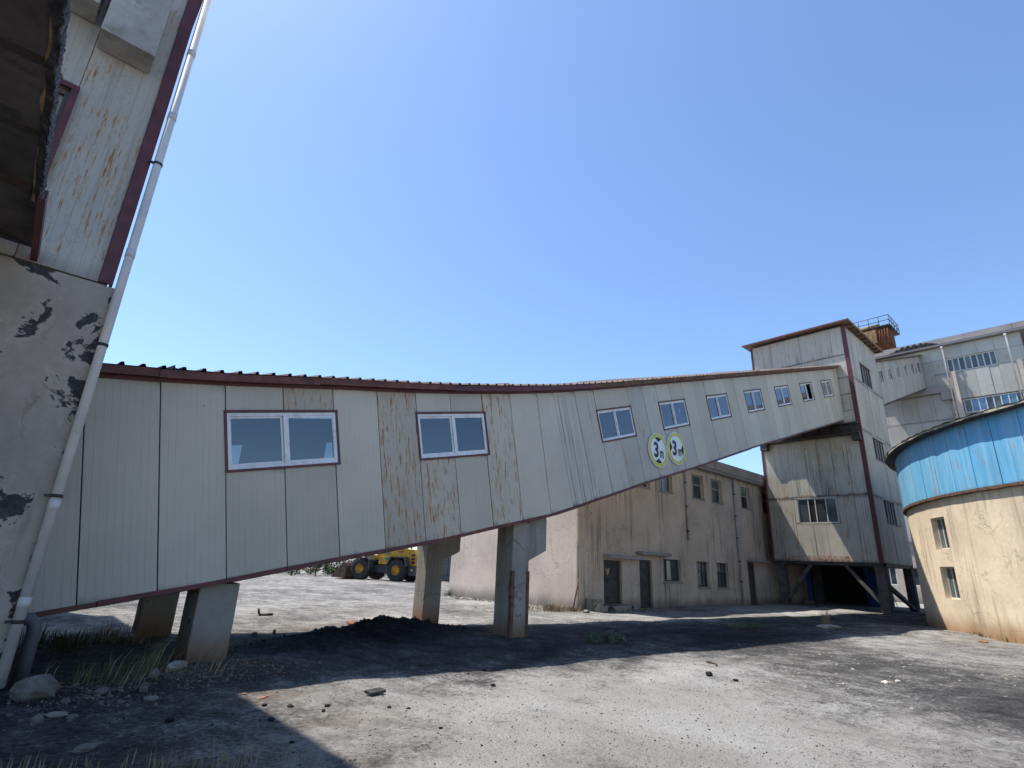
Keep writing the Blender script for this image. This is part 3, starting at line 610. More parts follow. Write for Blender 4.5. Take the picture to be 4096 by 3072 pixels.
for (x, y) in ((35.05, 8.95), (35.05, 14.1), (40.5, 8.95), (40.5, 14.1)):
    mb = MB(); mb.box(x, x+.45, y, y+.45, -.3, tz0+.015); mb.build('leg', flat('leg_conc', (.10, .095, .09), .9, 0, .4, 2, .3, .2) if 'leg_conc' not in bpy.data.materials else bpy.data.materials['leg_conc'], tw)
LEGC = bpy.data.materials['leg_conc']
def bar(mb, a, b, w):
    a, b = Vector(a), Vector(b); t = (b-a).normalized(); s = t.cross(Zv).normalized(); c = s.cross(t); mb.ob(a, t, s, c, 0, (b-a).length, -w/2, w/2, -w/2, w/2)
for a, b in (((35.25, 10.9, 2.42), (35.25, 9.3, .35)), ((35.25, 12.6, 2.42), (35.25, 14.1, .35)), ((35.5, 9.15, 1.45), (40.45, 9.15, .1)), ((40.7, 11.3, 2.42), (40.7, 9.6, .6))):
    mb = MB(); bar(mb, a, b, .17); mb.build('brace', LEGC, tw)
mb = MB(); mb.box(tx0+.03, tx1-.03, ty0+.03, ty1-.03, tz0-.16, tz0-.003); mb.build('floor_beam_slab', STEEL, tw)
text_mesh('进入生产厂区必须佩戴安全帽', .275, Vector((tx0-.022, 12.33, 2.58)), -Y, Zv, -X, REDINK, tw, 'painted_letters', .006, 1., 1.04)

# ------------------------------------------------------------------ upper gallery from the tower to the plant building
g2 = thing('upper_gallery', 'short pale inclined gallery with six small windows behind the tower', 'conveyor gallery', (51, 11.6, 12.4))
zb2 = lambda x: 12.45+(x-41)*.327; zt2 = lambda x: zb2(x)+3.22
xx = [41.02+i*.951 for i in range(22)]
w2 = [45.0+i*2.72 for i in range(6)]
for a, b in zip(xx, xx[1:]):
    cut = [w for w in w2 if w-.1 < (a+b)/2 < w+1.05]
    def pc(f0, f1):
        mb = MB(); g = .006; P = [(a+g, YF, f0(a)), (b-g, YF, f0(b)), (b-g, YF, f1(b)), (a+g, YF, f1(a))]; mb.prism(P, (0, .05, 0), [(0, 0), (b-a, 0), (b-a, f1(b)-f0(b)), (0, f1(a)-f0(a))]); mb.build('panel', PNL_S if random.random() < .5 else PNL, g2)
    if cut: pc(zb2, lambda x: zb2(x)+1.62); pc(lambda x: zb2(x)+2.62, zt2)
    else: pc(zb2, zt2)
for i, w in enumerate(w2):
    a = math.atan(.327); U = Vector((math.cos(a), 0, math.sin(a))); V = Vector((-math.sin(a), 0, math.cos(a)))
    window(g2, Vector((w+.15, YF+.02, zb2(w)+1.66)), U, V, -Y, 1.0, .95, (.5,), DGLASS, FRAME, .06, .05)
mb = MB(); mb.prism([(41.02, YF+.06, zb2(41.02)), (61, YF+.06, zb2(61)), (61, YF+.06, zt2(61)), (41.02, YF+.06, zt2(41.02))], (0, 3.7, 0)); mb.build('core', BLK, g2)
mb = MB(); strip(mb, 41.1, 61.3, zt2, YF-.2, YR+.2, .002, .10, 1); mb.build('roof', RUSTT, g2)
mb = MB(); strip(mb, 41.1, 60.9, zb2, YF-.02, YR, -.12, -.004, 1); mb.build('floor_channel', STEEL, g2)

# ------------------------------------------------------------------ main plant building far behind on the right
pb_ = thing('plant_building', 'large pale sheet-clad plant building with two window bands behind the blue tank', 'building', (68, 9, 0))
px0 = 61.3; o = Vector((px0, 0, 0))
mb = MB(); mb.box(px0+.3, 78, 2.7, 17.5, 0, 22.7); mb.build('core', MAINC, pb_)
UH = [(-7.85, -4.32, 20.17, 21.5)]; LH = [(-7.75, -3.2, 16.2, 17.45)]
tile(pb_, MAINP, o, -Y, Zv, -X, [-17.4, -15.6, -13.8, -12, -10.2, -9.0, -7.85, -6.65, -5.5, -4.32, -3.45, -2.45], [21.5, 22.75], (), j=.02)
tile(pb_, MAINP, o, -Y, Zv, -X, [-8.9, -7.85, -6.9, -5.95, -5.0, -4.32, -3.45, -2.45], [17.5, 20.15, 21.5], UH, j=.03)
tile(pb_, MAINP, o, -Y, Zv, -X, [-17.4, -15.4, -13.8, -12, -10.2, -8.9], [18.95, 21.5], (), j=.02)
tile(pb_, MAINC, o, -Y, Zv, -X, [-17.4, -14.6, -13.2, -11.9, -10.7, -9.4, -8.2], [9.0, 12.6, 15.85, 18.3], (), j=.015)
tile(pb_, MAINC, o, -Y, Zv, -X, [-8.2, -6.6, -5.0, -3.4, -2.45], [9.0, 12.6, 16.18, 17.46], LH, j=.015)
mb = MB(); mb.box(px0-.30, px0+.06, 7.95, 17.4, 18.32, 18.93); mb.build('concrete_beam', MAINC, pb_)
mb = MB(); mb.box(px0-.32, px0+.06, 7.95, 8.7, 17.6, 18.31); mb.build('beam_end', MAINC, pb_)
for (a, b, c, d) in UH: window(pb_, Vector((px0+.06, -a, c)), -Y, Zv, -X, b-a, d-c, tuple(i/8 for i in range(1, 8)), [DGLASS, DGLASSG], FRAMEY, .09, .08)
for (a, b, c, d) in LH: window(pb_, Vector((px0+.06, -a, c)), -Y, Zv, -X, b-a, d-c, tuple(i/9 for i in range(1, 9)), [DGLASS, DGLASSG, dglass('blue_film_glass', (.10, .22, .40)), bpy.data.materials['blue_film_glass']], FRAMEY, .09, .08)
for y in (7.62, 3.05): mb = MB(); mb.box(px0-.42, px0-.04, y-.28, y+.12, 14.5, 20.12); mb.build('pilaster', BEIGEL, pb_)
mb = MB(); mb.box(px0-.5, 79, 2.0, 18, 22.76, 22.92); mb.build('eave_slab', MAINC, pb_)
mb = MB(); mb.box(px0-.56, px0-.3, 1.94, 18, 22.923, 23.45); mb.box(px0-.29, 79, 1.94, 2.2, 22.923, 23.45); mb.build('parapet', PARAP, pb_)
mb = MB(); prev = None
for i in range(30):
    y = 12.0-i*.135; h = .5*min(1, i/9)*(.75+.25*math.sin(i*1.7)) if i < 22 else .5*(30-i)/8*.8
    cur = (y, h)
    if prev: mb.q((px0-.585, prev[0], 22.93), (px0-.585-.03*math.sin(i*2.1), y, 22.93), (px0-.60-.04*math.sin(i*1.3), y, 22.93+h), (px0-.60, prev[0], 22.93+prev[1]))
    prev = cur
mb.build('torn_roof_felt', TAR, pb_)
for (y, z0) in ((7.88, 14.8), (3.38, 15.9)):
    mb = MB(); mb.tube([(px0-.5, y, z0), (px0-.5, y, 22.5), (px0-.35, y, 22.74)], .055, 8); p = mb.build('downpipe', PVC, pb_)
    mb = MB(); mb.tube([(px0-.5, y, 22.42), (px0-.5, y, 22.62)], .10, 8); mb.build('hopper_head', PVC, p)
an = thing('side_annex', 'pale lower wing with a roof ledge at the right edge, beside the plant building', 'building', (70, -3, 0))
mb = MB(); mb.box(px0+.9, 78, -9, 2.6, 0, 20.2); mb.build('wall', MAINP, an)
mb = MB(); mb.box(px0+.2, 78.3, -9.2, 2.35, 20.205, 20.75); mb.build('roof_ledge', PARAP, an)
# rusty hopper with railed platform on the plant roof
rh = thing('rusty_hopper', 'rusty steel hopper with a railed platform on the plant roof', 'hopper', (66, 13.2, 23))
hc = (66.5, 14.1)
def ring(mb, c, z0, z1, r0, r1, n=8):
    for i in range(n):
        a, b = 2*math.pi*(i+.5)/n, 2*math.pi*(i+1.5)/n; mb.q((c[0]+r0*math.cos(a), c[1]+r0*math.sin(a), z0), (c[0]+r0*math.cos(b), c[1]+r0*math.sin(b), z0), (c[0]+r1*math.cos(b), c[1]+r1*math.sin(b), z1), (c[0]+r1*math.cos(a), c[1]+r1*math.sin(a), z1))
mb = MB(); ring(mb, hc, 22.5, 25.0, 1.0, 1.05); ring(mb, hc, 25.0, 25.8, 1.05, 1.75); ring(mb, hc, 25.8, 27.6, 1.75, 1.75); mb.build('drum', RUST, rh)
mb = MB(); mb.box(hc[0]-1.9, hc[0]-1.76, hc[1]-.5, hc[1]+1.2, 25.9, 27.4); mb.build('pale_plate', RUSTP, rh)
mb = MB(); mb.box(hc[0]-1.9, hc[0]+1.9, hc[1]-1.9, hc[1]+1.9, 27.6, 27.72); mb.build('platform', STEEL, rh)
mb = MB(); mb.tube([(hc[0]-.9, hc[1]-.7, 28.1), (hc[0]-.9, hc[1]+1.3, 28.1)], .26, 8); mb.build('motor', RUSTP, rh)
mb = MB(); c4 = [(-1.9, -1.9), (-1.9, 1.9), (1.9, 1.9), (1.9, -1.9)]
for (a, b) in zip(c4, c4[1:]+c4[:1]):
    for z in (28.2, 28.75): mb.tube([(hc[0]+a[0], hc[1]+a[1], z), (hc[0]+b[0], hc[1]+b[1], z)], .035, 5)
    for k in range(4): mb.tube([(hc[0]+a[0]+(b[0]-a[0])*k/4, hc[1]+a[1]+(b[1]-a[1])*k/4, 27.7), (hc[0]+a[0]+(b[0]-a[0])*k/4, hc[1]+a[1]+(b[1]-a[1])*k/4, 28.75)], .035, 5)
mb.build('railing', STEEL, rh)
mb = MB()
for i in range(10): mb.tube([(hc[0]-1.82, hc[1]-1.6+i*.25, 27.5-random.random()*.3), (hc[0]-1.85, hc[1]-1.5+i*.28, 26.0-random.random()*.6)], .05, 5)
mb.build('struts', RUST, rh)

# ------------------------------------------------------------------ round tank with blue cladding
tk = thing('round_tank', 'wide round tank with cream rendered wall and bright blue sheet band', 'tank', (32.36, -5.77, 0))
CX, CY, RT = 32.362, -5.767, 12.415
def cyl(r, a, z): return Vector((CX+r*math.cos(R(a)), CY+r*math.sin(R(a)), z))
hw = [(121.45, 126.1, 2.78, 3.90), (121.35, 126.1, 1.08, 2.17)]
mb = MB(); holed(mb, 0, 360, -.3, 4.56, hw, lambda u, v, d: cyl(RT-d, u, v), .32, 2.0, 1)
mb.sm = [False]*len(mb.f); mb.build('wall', TANKC, tk)
for (a, b, c, d) in hw:
    p, q = cyl(RT-.22, b, c), cyl(RT-.22, a, c); U = (q-p).normalized(); N = U.cross(Zv)
    window(tk, p, U, Zv, N, (q-p).length, d-c, (.30, .62), [DGLASSG, DGLASS, DGLASSG], FRAMEY, .05, .05)
    mb = MB(); mb.ob(p, U, Zv, N, 0, (q-p).length, -.05, -.002, -.02, .16); mb.build('sill', FRAMEY, tk)
n0, n1, sp = 92, 172, 4.4
a = n0
while a < n1:
    b = a+sp; mb = MB(); k = 4; r = RT+.09+random.uniform(-.008, .008); g = .05; w = math.pi*RT*sp/180
    for i in range(k):
        s, t = a+g+(sp-2*g)*i/k, a+g+(sp-2*g)*(i+1)/k; u0, u1 = w*i/k, w*(i+1)/k
        mb.q(cyl(r, s, 4.60), cyl(r, t, 4.60), cyl(r, t, 6.80), cyl(r, s, 6.80), uv=[(u0, 0), (u1, 0), (u1, 2.2), (u0, 2.2)], sm=True)
    for s in (a+g, b-g): mb.q(cyl(r, s, 4.6), cyl(r, s, 6.8), cyl(r-.05, s, 6.8), cyl(r-.05, s, 4.6))
    mb.build('blue_panel', BLUEP, tk); a = b
mb = MB()
for i in range(90):
    s, t = i*4, i*4+4
    mb.q(cyl(RT+.035, s, 4.55), cyl(RT+.035, t, 4.55), cyl(RT+.035, t, 6.8), cyl(RT+.035, s, 6.8))
mb.build('band_backing', BLUEC, tk)
mb = MB()
for i in range(180):
    s, t = i*2, i*2+2; j = .02*math.sin(i*1.9)
    for (r, z, r_, z_) in ((RT+.13, 4.52+j*.4, RT+.13, 4.61), (RT+.0, 4.50+j*.4, RT+.13, 4.52+j*.4)): mb.q(cyl(r, s, z), cyl(r, t, z), cyl(r_, t, z_), cyl(r_, s, z_))
mb.build('bottom_trim', RUSTT, tk)
mb = MB(); ns = 560
pr = []
for i in range(ns):
    a_ = 360*i/ns; ph = i % 4; h = (.0, .045, .045, 0.)[ph]; rr = RT+.46+.015*math.sin(i*.7)+.02*math.sin(i*.13)
    pr.append((cyl(rr, a_, 6.885+h*.6), cyl(RT-6, a_, 7.7+h), cyl(.02, a_, 8.5)))
for i in range(ns):
    a_, b_ = pr[i], pr[(i+1) % ns]; mb.q(a_[0], b_[0], b_[1], a_[1]); mb.q(a_[1], b_[1], b_[2])
mb.build('roof_sheets', flat('tank_roof', (.33, .30, .20), .7, 0, .4, 2.5, .3, .2, (.16, .12, .07)), tk)
mb = MB()
for i in range(180):
    s, t = i*2, i*2+2; j = .012*math.sin(i*1.3); r = RT+.43
    mb.q(cyl(r, s, 6.815+j), cyl(r, t, 6.815+j), cyl(r, t, 6.88), cyl(r, s, 6.88))
mb.build('roof_rim', flat('tank_rim', (.36, .34, .24), .7, 0, .4, 4, .3, .2, (.16, .13, .10)), tk)
mb = MB()
for i in range(180): s, t = i*2, i*2+2; mb.q(cyl(RT+.1, s, 6.80), cyl(RT+.1, t, 6.80), cyl(RT+.428, t, 6.822), cyl(RT+.428, s, 6.822))
mb.build('soffit', STEEL, tk)  # dark material stands for the deep shade below the roof rim

# ------------------------------------------------------------------ building at the left edge and the overhead canopy
lb = thing('corner_building', 'shaded building corner at the left edge, cracked concrete below and pale sheets above', 'building', (-3, 12, 0))
LY, LX = 8.75, .36
mb = MB(); mb.box(-9, LX, LY, 22, -.3, 5.0); mb.v = [v for v in mb.v]; mb.build('concrete_base', CONC, lb)
o = Vector((0, LY+.02, 0))
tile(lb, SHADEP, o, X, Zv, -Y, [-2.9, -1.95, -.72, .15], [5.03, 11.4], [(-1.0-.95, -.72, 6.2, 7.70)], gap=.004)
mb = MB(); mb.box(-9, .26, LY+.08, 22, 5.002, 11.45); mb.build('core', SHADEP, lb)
for z0, z1 in ((5.03, 8.2), (8.2, 11.4), (11.4, 11.48)):
    mb = MB(); mb.box(.152, .315, LY-.025, LY+.02, z0+.003, z1); mb.box(.285, .315, LY+.021, LY+.3, z0+.003, z1); mb.build('corner_strip', RED, lb)
mb = MB(); mb.box(-9.3, .38, LY-.06, 22.4, 11.49, 11.62); mb.build('roof', ROOFM, lb)
wf = window(lb, Vector((-1.9, LY+.02, 6.25)), X, Zv, -Y, 1.12, 1.40, (.55,), [DGLASS, None], FRAMED, .05, .05)
mb = MB(); mb.box(-.78, -.70, LY-.04, LY+.015, 6.2, 7.70); mb.box(-2, -.70, LY-.045, LY+.015, 7.702, 7.78); mb.build('trim', RED, wf)
for (a, b) in ((-.69, -.03), (-1.5, -.80)):
    mb = MB(); z0 = 8.58 if a > -1 else 8.95; mb.box(a, b, LY-.44, LY-.003, z0, 10.0)
    mb.build('wall_box', flat('box_render', (.36, .345, .325), .85, 0, .25, 2, .3, .2, (.2, .17, .13)) if 'box_render' not in bpy.data.materials else bpy.data.materials['box_render'], lb)
dp = MB(); px = .40; py = LY-.055
dp.tube([(px, py, .08), (px, py, 11.4)], .056, 16); dpo = dp.build('downpipe', PVC, lb)
for z in (.95, 2.05, 5.55, 8.0, 9.3): mb = MB(); mb.tube([(px, py, z-.06), (px, py, z+.06)], .061, 16); mb.build('coupling', PVC, dpo)
for z in (.75, 2.16, 4.15, 7.1): mb = MB(); mb.tube([(px, py, z-.02), (px, py, z+.02)], .064, 16); mb.box(.28, px-.04, py-.015, py+.015, z-.015, z+.015); mb.build('clamp', STEEL, dpo)
mb = MB(); mb.tube([(.60, 9.25, -.2), (.60, 9.25, .55), (.585, 9.25, .66), (.53, 9.25, .72), (.30, 9.25, .74)], .075, 12); e = mb.build('drain_elbow', flat('grey_drain', (.10, .10, .105), .6), None)
tag(e, 'dark grey elbow drain pipe standing behind the white downpipe', 'drain pipe')

ov = thing('overhead_canopy', 'dark soot-stained underside of an overhead canopy with torn edge, top left', 'canopy', (-2.5, 3, 5))
ox1, ox0, oz = -.53, -4.6, 5.04
ycuts = [8.72, 6.85, 5.78, 4.78, 3.9, 3.0, 2.1, 1.2, .3, -.6, -1.5, -2.4, -3.3, -4.2, -5.1, -6.0]
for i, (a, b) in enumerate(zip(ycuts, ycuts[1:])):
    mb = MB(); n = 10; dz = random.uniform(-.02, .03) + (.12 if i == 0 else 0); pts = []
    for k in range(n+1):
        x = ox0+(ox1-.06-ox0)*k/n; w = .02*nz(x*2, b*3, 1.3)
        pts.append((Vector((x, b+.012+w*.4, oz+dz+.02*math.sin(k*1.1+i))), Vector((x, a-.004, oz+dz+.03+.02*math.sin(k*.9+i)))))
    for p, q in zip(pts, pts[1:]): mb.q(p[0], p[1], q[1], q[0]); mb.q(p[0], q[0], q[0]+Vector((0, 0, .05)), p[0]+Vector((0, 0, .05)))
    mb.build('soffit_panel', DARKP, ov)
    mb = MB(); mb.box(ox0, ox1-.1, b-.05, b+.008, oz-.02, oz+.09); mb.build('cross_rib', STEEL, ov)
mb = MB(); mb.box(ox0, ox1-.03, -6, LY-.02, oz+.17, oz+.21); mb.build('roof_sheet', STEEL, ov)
# torn lining hanging along the near lower edge
def ragged(name, m, xo, w, zo, zh, y0, y1, seed, step=.035):
    random.seed(seed); mb = MB(); y = y0; a = None
    while y < y1:
        f = lambda k, q: noise.noise(Vector((y*k, seed*3.1, q))); r = random.uniform(-.006, .006)
        b = (Vector((xo-w*(.8+.5*f(3., 1)), y, zo+.012*f(5., 2))), Vector((xo+.012*f(7., 3)+r, y, zo-zh*max(0, .35+.9*f(4., 4)+.5*f(15., 6)))), Vector((xo+.012+.03*max(0, f(6., 5)+.5*f(17., 7))+r, y, zo+.05+.03*f(8., 8))))
        if a: mb.q(a[0], a[1], b[1], b[0]); mb.q(a[1], a[2], b[2], b[1])
        a = b; y += step*random.uniform(.5, 1.6)
    mb.build(name, m, ov)
ragged('torn_lining', WOOL, ox1-.005, .03, oz, .05, 3.4, 7.0, 3, .02); ragged('foam_edge', RUSTP, ox1-.05, .05, oz+.012, .02, 3.4, 7.1, 5, .03); ragged('torn_felt', TAR, ox1-.02, .06, oz-.004, .04, 3.2, 6.9, 8, .03)
random.seed(23)
mb = MB(); mb.box(ox1-.04, ox1+.03, 6.95, LY-.03, oz-.005, oz+.11); mb.build('red_edge_strip', RED, ov)

# ------------------------------------------------------------------ shed with blue sheets below the tower, annex behind
sh = thing('open_shed', 'dark open shed with blue corrugated sheet sides behind the tower legs', 'shed', (46, 13.8, 0))
mb = MB(); mb.box(41.6, 44.6, 16.62, 16.7, -.1, 4.4); mb.box(44.5, 44.6, 11.2, 16.6, -.1, 4.4); mb.box(41.6, 44.49, 11.1, 11.18, -.1, 4.4); mb.build('wall', flat('shed_wall', (.03, .03, .032), .9), sh)  # near-black wall colour stands for the shade inside the shed
mb = MB(); mb.box(41.3, 44.8, 11.0, 16.8, 4.42, 4.55); mb.build('roof', STEEL, sh)
def corr(parent, x, y0, y1, z0, z1, name='blue_sheet'):
    mb = MB(); n = int((y1-y0)/.05); pr = None
    for i in range(n+1):
        y = y0+(y1-y0)*i/n; q = (Vector((x+(.025 if i % 4 in (1, 2) else 0), y, z0)), Vector((x+(.025 if i % 4 in (1, 2) else 0), y, z1)))
        if pr: mb.q(q[0], pr[0], pr[1], q[1])
        pr = q
    return mb.build(name, BLUEC, parent)
corr(sh, 41.5, 11.05, 11.80, .02, 2.6); corr(sh, 41.5, 14.95, 16.2, .02, 4.3)
mb = MB(); mb.box(41.45, 41.6, 16.22, 16.5, -.1, 4.3); mb.build('post', BEIGE, sh)
ax = thing('low_annex', 'sunlit beige low building with white windows seen between the tower legs', 'building', (57, 12, 0))
mb = MB(); hx = [(-14.2, -13.0, 1.3, 2.7), (-12.25, -11.0, 1.3, 2.7)]
holed(mb, -17, -7, -.1, 4.6, hx, lambda u, v, d: Vector((54+d, -u, v)), .15); mb.build('wall', ANNEX, ax)
mb = MB(); mb.box(54.3, 60.9, 7, 17, 0, 4.58); mb.build('core', BLK, ax); mb = MB(); mb.box(53.8, 60.95, 6.8, 17.2, 4.602, 4.75); mb.build('roof_slab', PARAP, ax)
for (a, b, c, d) in hx: window(ax, Vector((54.1, -a, c)), -Y, Zv, -X, b-a, d-c, (.6,), DGLASS, FRAME, .07, .06)
mb = MB(); mb.tube([(41.2+.25*i, 10.35+.03*i, 1.15*(1-i/8)**1.8+.02) for i in range(9)], .02, 6); tag(mb.build('hose', PVC, None), 'pale hose sagging to the ground behind the tower legs', 'hose')

# ------------------------------------------------------------------ wheel loader
ld = thing('wheel_loader', 'yellow wheel loader with rust-brown bucket parked beyond the gallery', 'wheel loader', (22.7, 40.3, 0))
hd = Vector((-.483, .875, 0)).normalized(); lf = Vector((-hd.y, hd.x, 0))
LM = Matrix(((hd.x, lf.x, 0, 23.3), (hd.y, lf.y, 0, 40.05), (0, 0, 1, 0), (0, 0, 0, 1)))
def LB(mb, n, m, p=None): return mb.xf(LM).build(n, m, p or ld)
def ext(pts, y0, y1): mb = MB(); mb.prism([(a, y0, b) for a, b in pts], (0, y1-y0, 0)); return mb
def wheel(x, side):
    y0 = side*.85; r = .80; mb = MB(); prof = [(.36, .02), (.40, 0), (.62, .0), (.74, .03), (.79, .09), (.80, .28), (.79, .46), (.74, .52), (.62, .55), (.36, .55)]; n = 36
    for i in range(n):
        a, b = 2*math.pi*i/n, 2*math.pi*(i+1)/n
        for (p, w), (q, v) in zip(prof, prof[1:]):
            f = lambda rr, ww, an: (x+rr*math.cos(an), y0+side*ww-side*.0, .80+rr*math.sin(an)); qd = (f(p, w, a), f(p, w, b), f(q, v, b), f(q, v, a)); mb.q(*(qd if side < 0 else qd[::-1]), sm=True)
    for i in range(20):
        a = 2*math.pi*i/20
        for s in (0, 1):
            b = a+s*math.pi/20; c = Vector((math.cos(b), 0, math.sin(b))); tn = Vector((-math.sin(b), .9*(1 if s else -1), math.cos(b))).normalized(); lt = c.cross(tn)
            oo = Vector((x, y0+side*(.14 if s else .40), .80))+c*.785; mb.ob(oo, tn, lt, c, -.17, .17, -.05, .05, 0, .045)
    ty = LB(mb, 'wheel', RUBBER); mb = MB()
    for (r0, w0, r1, w1) in ((.0, .36, .15, .36), (.15, .36, .17, .42), (.17, .42, .24, .42), (.24, .42, .27, .34), (.27, .34, .36, .50), (.36, .50, .40, .54)):
        for i in range(24):
            a, b = 2*math.pi*i/24, 2*math.pi*(i+1)/24; f = lambda rr, ww, an: (x+rr*math.cos(an), y0+side*(ww), .80+rr*math.sin(an)); qd = (f(r0, w0, a), f(r0, w0, b), f(r1, w1, b), f(r1, w1, a)); mb.q(*(qd if side < 0 else qd[::-1]))
    LB(mb, 'rim', LYEL, ty)
for x in (1.6, -1.6):
    for s in (1, -1): wheel(x, s)
LB(ext([(-2.9, 1.15), (-2.95, 1.95), (-2.7, 2.35), (-.75, 2.45), (-.75, 1.55), (-1.0, 1.55), (-1.25, 1.75), (-2.1, 1.75), (-2.45, 1.2)], -.80, .80), 'hood', LYEL)
LB(ext([(-3.05, .45), (-3.1, 1.12), (-2.46, 1.14), (-2.35, .7), (-2.5, .45)], -.95, .95), 'counterweight', LGREY)
mb = MB()
for k in range(3): mb.box(-2.85, -2.55, .802, .815, 1.32+k*.26, 1.50+k*.26)
for k in range(3): mb.box(-2.85, -2.55, -.815, -.802, 1.32+k*.26, 1.50+k*.26)
LB(mb, 'vents', BLK)
LB(ext([(-2.4, 1.1), (-2.2, 1.72), (-1.1, 1.72), (-.8, 1.2), (-.72, 1.2), (-1.05, 1.80), (-2.3, 1.80), (-2.5, 1.1)], .82, 1.40), 'fender', LGREY); LB(ext([(-2.4, 1.1), (-2.2, 1.72), (-1.1, 1.72), (-.8, 1.2), (-.72, 1.2), (-1.05, 1.80), (-2.3, 1.80), (-2.5, 1.1)], -1.40, -.82), 'fender', LGREY)
for s in ((.82, 1.4), (-1.4, -.82)): LB(ext([(.75, .75), (.8, 1.5), (1.1, 1.75), (1.75, 1.75), (1.75, 1.68), (1.15, 1.68), (.9, 1.45), (.86, .75)], *s), 'fender', LGREY)
LB(ext([(-1.0, .55), (-1.0, 1.2), (1.9, 1.05), (2.0, .55)], -.45, .45), 'frame', LGREY); LB(ext([(-.72, 1.2), (-.72, 1.75), (.35, 1.75), (.35, 1.2)], -.78, .78), 'cab_base', LYEL)
cb = LB(ext([(-.74, 1.76), (-.70, 3.2), (.30, 3.2), (.62, 1.76)], -.68, .68), 'cab', LYEL)
LB(ext([(-.6, 1.95), (-.58, 3.05), (.22, 3.05), (.46, 1.95)], -.69, .69), 'cab_glass', DGLASS, cb); LB(ext([(-.85, 3.21), (-.85, 3.32), (.5, 3.32), (.5, 3.21)], -.78, .78), 'cab_roof', LYEL, cb)
mb = MB(); mb.box(-.55, -.2, -.80, -.79, 1.5, 1.72); mb.box(-.55, -.2, .79, .80, 1.5, 1.72); LB(mb, 'green_plate', LGREEN)
for y in (.32, -.52): LB(ext([(.9, 1.55), (.85, 1.85), (1.6, 1.85), (2.9, .75), (3.0, .35), (2.75, .35), (1.5, 1.5)], y, y+.2), 'lift_arm', LYEL)
bk = LB(ext([(2.75, .12), (2.8, .95), (2.95, 1.2), (3.1, 1.25), (3.05, .9), (3.1, .35), (4.05, .16), (4.1, .08), (2.9, .06)], -1.42, 1.42), 'bucket', BUCK)
for y in (-1.44, 1.42): LB(ext([(2.78, .12), (2.85, 1.1), (3.1, 1.25), (4.0, .2), (4.0, .1)], y, y+.02), 'bucket_side', BUCK, bk)
mb = MB(); mb.tube([(-2.2, .3, 2.4), (-2.2, .3, 3.0)], .05, 8); LB(mb, 'exhaust', STEEL)
mb = MB(); mb.box(-3.115, -3.10, -.55, -.4, .75, .9); mb.box(-2.8, -2.65, -.965, -.951, .8, .92); mb.box(-2.8, -2.65, .951, .965, .8, .92); LB(mb, 'reflector', YEL)
for s in (1, -1):
    M3 = LM.to_3x3(); text_mesh('L956F', .2, LM @ Vector((-1.6, s*.806, 2.12)), (M3 @ Vector((-s, 0, 0))), Zv, M3 @ Vector((0, s, 0)), BLK, ld, 'hood_lettering', 0, 1.2)

# ------------------------------------------------------------------ plants
def tuft(mb, cx, cy, n, h, sp, lean=(0, 0), w=.006, z=None):
    for _ in range(n):
        a = random.uniform(0, 2*math.pi); r = sp*random.random()**.7; x, y = cx+r*math.cos(a), cy+r*math.sin(a); b = (z if z is not None else gz(x, y))-.01; hh = h*random.uniform(.45, 1.1)
        d = Vector((math.cos(a)*random.random()+lean[0], math.sin(a)*random.random()+lean[1], 0))*hh*.55; s = Vector((math.cos(a+1.57), math.sin(a+1.57), 0))*w*random.uniform(.6, 1.4)
        p0 = Vector((x, y, b)); p1 = p0+d*.35+Vector((0, 0, hh*.6)); p2 = p0+d+Vector((0, 0, hh*random.uniform(.8, 1.)))
        mb.q(p0-s, p0+s, p1+s*.7, p1-s*.7); mb.q(p1-s*.7, p1+s*.7, p2)
def grass(name, m, spots, label, cat='grass', group=None, lean=(0, 0), w=.006):
    mb = MB()
    for (x, y, n, h, sp) in spots: tuft(mb, x, y, n, h, sp, lean, w)
    return tag(mb.build(name, m, None), label, cat, group)
grass('dry_grass', DRY, [(2.0, 9.0, 34, .5, .45), (1.5, 8.7, 24, .5, .5), (2.6, 8.9, 30, .35, .4), (1.0, 8.5, 16, .4, .5)], 'long dry grass stalks leaning by the squat rust-footed pier', lean=(.8, .1), w=.004)
grass('green_grass', GRN, [(1.5, 9.1, 40, .38, .5), (1.9, 9.2, 40, .38, .4), (1.2, 9.0, 20, .3, .4)], 'dim green grass in the shade left of the squat rust-footed pier', w=.006)
grass('dry_grass', DRY, [(.9, 4.9, 260, .16, .9), (1.6, 4.7, 220, .14, .8), (.4, 5.4, 160, .16, .6)], 'short withered grass in the shade at the bottom left corner', w=.004)
grass('dry_grass', DRY, [(16.4, 15.4, 260, .35, .7), (17.1, 15.0, 140, .25, .5), (15.6, 16.0, 90, .2, .7)], 'straw-coloured dry grass against the beige building corner', w=.008)
grass('green_grass', GRN, [(18.6, 14.2, 120, .12, .9), (20.4, 14.0, 120, .12, .8), (17.2, 23.3, 80, .35, .4)], 'thin green grass along the foot of the beige building', w=.008)
grass('dry_grass', DRY, [(21.0, 7.3, 40, .62, .12)], 'upright clump of dry stalks in the gallery shade before the tank', w=.012)
grass('green_grass', GRN, [(19.0, 8.8, 120, .15, .8), (18.0, 8.9, 60, .12, .5)], 'low dark weeds in the gallery shadow near the tower', w=.01)
grass('green_grass', GRN, [(23.9, 2.9, 110, .25, .5), (24.4, 3.8, 60, .16, .4), (23.3, 2.0, 80, .25, .5)], 'green tufts at the foot of the blue tank', w=.008)
grass('green_grass', GRN, [(1.3, 12.2, 160, .3, .5), (.9, 12.6, 90, .35, .4), (1.9, 12.6, 60, .25, .3)], 'sunlit grass seen below the low end of the gallery', w=.008)
grass('dry_grass', DRY, [(1.9, 12.9, 110, .35, .5), (2.3, 12.4, 60, .3, .3)], 'sunlit dry stalks beside the shaded back pier', w=.006)
